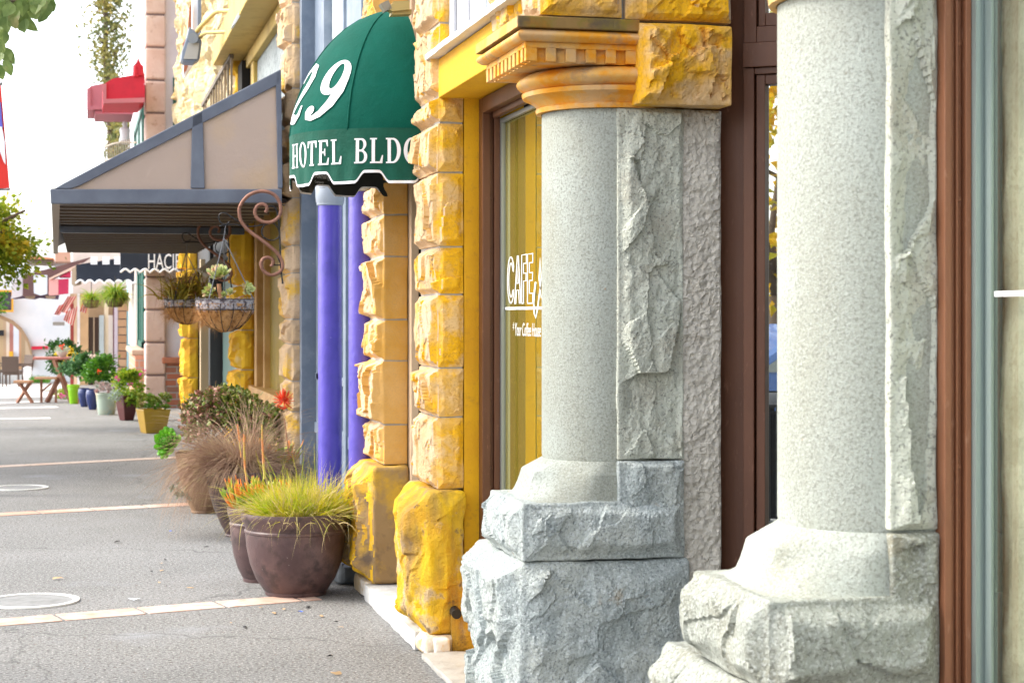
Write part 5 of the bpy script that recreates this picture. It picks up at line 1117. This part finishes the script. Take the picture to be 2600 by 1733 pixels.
# coir baskets on copper scroll brackets
SP = [(1150,350),(1168,320),(1160,285),(1120,266),(1075,283),(1048,330),(1056,385),(1100,430),(1160,448),(1225,440),(1285,395),(1305,330),(1290,240),(1225,165),(1110,138),(985,180),(905,275),(893,360),(920,450),(1000,540),(1110,620),(1200,690),(1275,760),(1315,830),(1322,900),(1275,955),(1200,970),(1135,930),(1108,865),(1130,812),(1180,797),(1222,820),(1225,862),(1205,886)]
def cr(P, n=5):
    out = []
    for i in range(len(P)-1):
        p0, p1, p2, p3 = P[max(i-1,0)], P[i], P[i+1], P[min(i+2,len(P)-1)]
        for k in range(n):
            t = k/n; out.append(tuple(.5*((2*p1[j])+(-p0[j]+p2[j])*t+(2*p0[j]-5*p1[j]+4*p2[j]-p3[j])*t*t+(-p0[j]+3*p1[j]-3*p2[j]+p3[j])*t**3) for j in range(2)))
    return out+[P[-1]]
def bracket(lab, d, fx, fy, s):
    X_ = lambda u, v: at(fx+(u/3.92+380-700)*s, fy+(v/3.92+450-565)*s, d)
    t = thing('scroll_bracket', lab, 'bracket', X_(1300,500), 'copper scroll brackets carrying the coir baskets')
    part('scroll', G().tube([X_(u,v) for u, v in cr(SP)], .0135, 10), copper, t, smooth=50)
    r = .0055
    g = G().tube([X_(u,v) for u, v in cr([(690,485),(760,475),(850,470),(960,488),(1060,485),(1140,465),(1195,450),(1250,470),(1290,540),(1280,600),(1215,628),(1140,600),(1115,540),(1140,480),(1185,462)])], r, 6)
    g.tube([X_(u,v) for u, v in cr([(795,440),(770,462),(720,462),(688,410),(700,365),(750,355),(800,385),(880,435),(950,470)])], r, 6)
    g.tube([X_(u,v) for u, v in cr([(1170,300),(1210,285),(1250,305),(1270,350),(1285,450),(1295,600),(1300,750),(1305,900),(1325,1060)])], r*1.2, 6)
    g.tube([X_(u,v) for u, v in cr([(1260,750),(1290,830),(1300,870),(1240,870),(1215,850)])], r, 6).tube([X_(1280,270), X_(1345,278)], r, 6)
    part('iron_rod', g, black_m, t, smooth=60)
    return X_
def basket(lab, X_, d, hu, plants, s):
    c = X_(hu, 1215); Rr = .216; t = thing('hanging_basket', lab, 'hanging basket', c, 'hanging baskets along the shopfronts')
    prof = [(.0,-.235),(.05,-.232),(.11,-.205),(.165,-.15),(.20,-.09),(.212,-.03)]
    g = G().lathe(c, prof, 48); g.V = [(x+R.gauss(0,.0035), y+R.gauss(0,.0035), z+R.gauss(0,.004)) for x, y, z in g.V]
    coir = M('coir_fibre', (.50,.24,.07), .95, [((.60,.34,.14), 10, .4, .6), ((.22,.09,.03), 24, .5, .65)], [(120,.008)]); part('coir_liner', g, coir, t, smooth=True)
    g = G()
    for _ in range(900):
        an = R.uniform(math.pi, 2*math.pi-.6); k = R.random(); rr, z = .205-.05*k*k, -.05-.14*k; g.blade(c+Vector((rr*math.cos(an), rr*math.sin(an), z)), (math.cos(an)+R.gauss(0,.6), math.sin(an)*.6+R.gauss(0,.6), R.gauss(-.5,.6)), R.uniform(.03,.10)*(1.3 if math.cos(an) < -.3 else .45), .0016, R.uniform(0,3), 4)
    part('loose_fibres', g, coir, t)
    g = G()
    for k in range(14):
        an = k*math.pi/7; g.tube([(c.x+(r_+.005)*math.cos(an), c.y+(r_+.005)*math.sin(an), c.z+z) for r_, z in prof[1:]], .0035, 5)
    g.tube([(c.x+Rr*math.cos(a_*.13), c.y+Rr*math.sin(a_*.13), c.z) for a_ in range(50)], .004, 5)
    g.tube([(c.x+.214*math.cos(a_*.13), c.y+.214*math.sin(a_*.13), c.z-.075) for a_ in range(50)], .004, 5); part('wire_frame', g, black_m, t)
    tw = M('silvery_twigs', (.50,.46,.47), .8, [((.12,.09,.10), 40, .46, .58), ((.6,.58,.56), 60, .58, .66)]); g = G().lathe(c, [(.200,-.08),(.205,-.04),(.200,.0)], 48)
    for _ in range(1500):
        an = R.uniform(0, 6.283); z = R.uniform(-.075,.0); th_ = R.gauss(0,.7); g.blade((c.x+.211*math.cos(an), c.y+.211*math.sin(an), c.z+z), (-math.sin(an)*math.cos(th_), math.cos(an)*math.cos(th_), math.sin(th_)), R.uniform(.02,.05), .005, R.gauss(0,.6), 2)
    part('twig_rim', g, tw, t)
    part('soil', G().lathe((c.x,c.y,c.z-.03), [(.2,0),(0,.03)], 24), soil, t)
    top = X_(757, 470); kn = X_(738, 605)
    g = G().tube([top, kn], .004, 5)
    for an in (-2.2, -.35, 1.5): g.tube([kn, (c.x+Rr*math.cos(an), c.y+Rr*math.sin(an), c.z)], .0045, 5)
    part('chains', g, M('weathered_chain', (.16,.16,.17), .5, metal=.5), t)
    plants(t, c)
X1 = bracket('larger copper scroll bracket fixed to the near sandstone pier', 13.3, 700, 565, 1.0)
def pl1(t, c):
    g = G(); g.rosette(X1(688,1000), .112, 40, (-.1,-.45,.85), .16); g.rosette(X1(965,1125), .07, 26, (.3,-.9,.4), .16); g.rosette(X1(610,1130), .06, 20, (-.4,-.9,.2), .16); g.rosette(X1(570,1150), .045, 14, (-.6,-.8,.2), .18); g.rosette(X1(805,1160), .05, 16, (0,-.8,.7), .16); g.rosette(X1(740,1180), .04, 12, (0,-.8,.7), .16)
    part('rosettes', g, L_suc, t); part('stalk', G().tube([X1(690,1060), X1(695,1130), X1(715,1210)], .014, 8, r2=.02).tube([X1(940,1180), X1(860,1205)], .006, 6), M('brown_stem', (.42,.20,.10), .7), t)
basket('nearest coir basket holding a large pale green rosette', X1, 13.3, 748, pl1, 1)
X2 = bracket('smaller copper scroll bracket farther along the wall', 17.3, 574, 610, .77)
def pl2(t, c):
    g = G()
    for _ in range(420):
        an = R.uniform(0, 6.28); q = c+Vector((R.gauss(0,.10), R.gauss(0,.1), 0)); g.blade(q, (R.gauss(-.15,.5), R.gauss(0,.5), 1), R.uniform(.1,.36), R.uniform(.012,.024), R.uniform(.2,3.2), 7)
    part('strap_leaves', g, M('withered_olive_leaf', (.24,.20,.02), .6, [((.42,.30,.03), 8, .45, .6), ((.40,.14,.05), 12, .55, .65)], trans=.25), t)
    g = G()
    for k in range(26):
        an = R.uniform(0,6.28); g.blade(c+Vector((R.gauss(0,.06),R.gauss(0,.06),.15)), (math.cos(an)*.7-.3, math.sin(an)*.5, .8), R.uniform(.4,.62), .010, R.uniform(3,5.5), 12)
    part('curling_tendrils', g, M('brown_tendril', (.30,.14,.09), .7), t)
basket('second coir basket with withered curling leaves, behind the nearest one', X2, 17.3, 748, pl2, .77)

# ------------------------------------------------------------------ street side, seen only mirrored in the glass
yt = leafm_('autumn_yellow_leaf', (.45,.40,.02), (.75,.45,.02), (.75,.22,.02), .45, 2)
tree('yellow leaved street tree across the pavement', (-7.0, -2.2, .0), 1.7, (-7.0, -2.2, 3.0), (1.8,1.8,1.5), 6000, .14, .09, yt)
tree('yellow leaved street tree at the kerb, farther one', (-4.3, 20, .0), 2.2, (-4.3, 20, 3.4), (1.6,2.0,1.5), 3500, .16, .10, yt)
CY = -1.2
t = thing('parked_car', 'blue parked car at the kerb', 'car', (-5.4, CY, 0))
body = [(-2.1,.35),(-2.15,.7),(-1.9,.88),(-1.1,.95),(-.5,1.38),(.7,1.42),(1.5,1.0),(2.1,.85),(2.15,.4),(2.0,.3),(-2.0,.3)]
g = G(); n = len(body)
def ext(pts, x0, x1, sh=0): 
    k = len(pts); return [(x0, CY+a_, b_) for a_, b_ in pts]+[(x1, CY+a_, b_) for a_, b_ in pts], [tuple(range(k)), tuple(range(2*k-1, k-1, -1))]+[(i, i+k, (i+1)%k+k, (i+1)%k) for i in range(k)]
V, F = ext(body, -6.25, -4.6); part('body', G().add(V, F), M('car_blue', (.03,.10,.30), .25, spec=.7, coat=.5), t, bevel=.08)
V, F = ext([(-1.0,.98),(-.45,1.33),(.65,1.36),(1.35,1.0)], -6.26, -4.585); part('side_window', G().add(V, F), glass_mat('car_glass', (.02,.03,.04), .5), t)
for yy in (-1.35, 1.35):
    for x0, x1 in ((-4.75,-4.57),(-6.28,-6.1)):
        w = part('wheel', G().tube([(x0,CY+yy,.32),(x1,CY+yy,.32)], .32, 28), M('tyre_rubber', (.02,.02,.02), .8), t, smooth=40); part('rim', G().tube([(x1-.005 if x1 > -5 else x0-.01,CY+yy,.32),(x1+.012 if x1 > -5 else x0-.02,CY+yy,.32)], .2, 20), grey_metal, w)
t = thing('litter_bin', 'black slatted litter bin by the kerb', 'bin', (-2.4, 1.9, 0)); g = G()
for k in range(20): an = k*math.pi/10; g.obox((-2.4+.27*math.cos(an), 1.9+.27*math.sin(an), .45), .015, .045, .8, an)
part('slats', g, black_m, t); part('liner', G().lathe((-2.4,1.9,.06), [(0,0),(.22,0),(.23,.74),(.21,.74),(0,.7)], 24), dark, t); part('lid', G().lathe((-2.4,1.9,.85), [(.14,.10),(.22,.08),(.30,.02),(.30,0),(.26,0)], 24), black_m, t, smooth=35)

for k in range(18):
    u, v = (R.uniform(560,900), R.uniform(1525,1600)) if k < 9 else (R.uniform(330,640), R.uniform(1300,1500))
    p = gnd(u, v); w = R.uniform(.012,.03); g = G(); an = R.uniform(0,6)
    pts = [(w*math.cos(a_)*math.cos(an)-.4*w*math.sin(a_)*math.sin(an), w*math.cos(a_)*math.sin(an)+.4*w*math.sin(a_)*math.cos(an), .004+R.uniform(0,.006)) for a_ in (0,1,2.1,3.1,4.2,5.2)]
    g.add([(p.x+a_, p.y+b_, c_) for a_, b_, c_ in pts]+[(p.x,p.y,.010)], [(i,(i+1)%6,6) for i in range(6)])
    tag(mesh_obj('dry_leaf', g, leafm if k%3 else blackb, loc=p), 'tiny dry leaf fragment lying on the pavement around the brown pots', 'leaf', 'leaf fragments scattered round the brown pots')
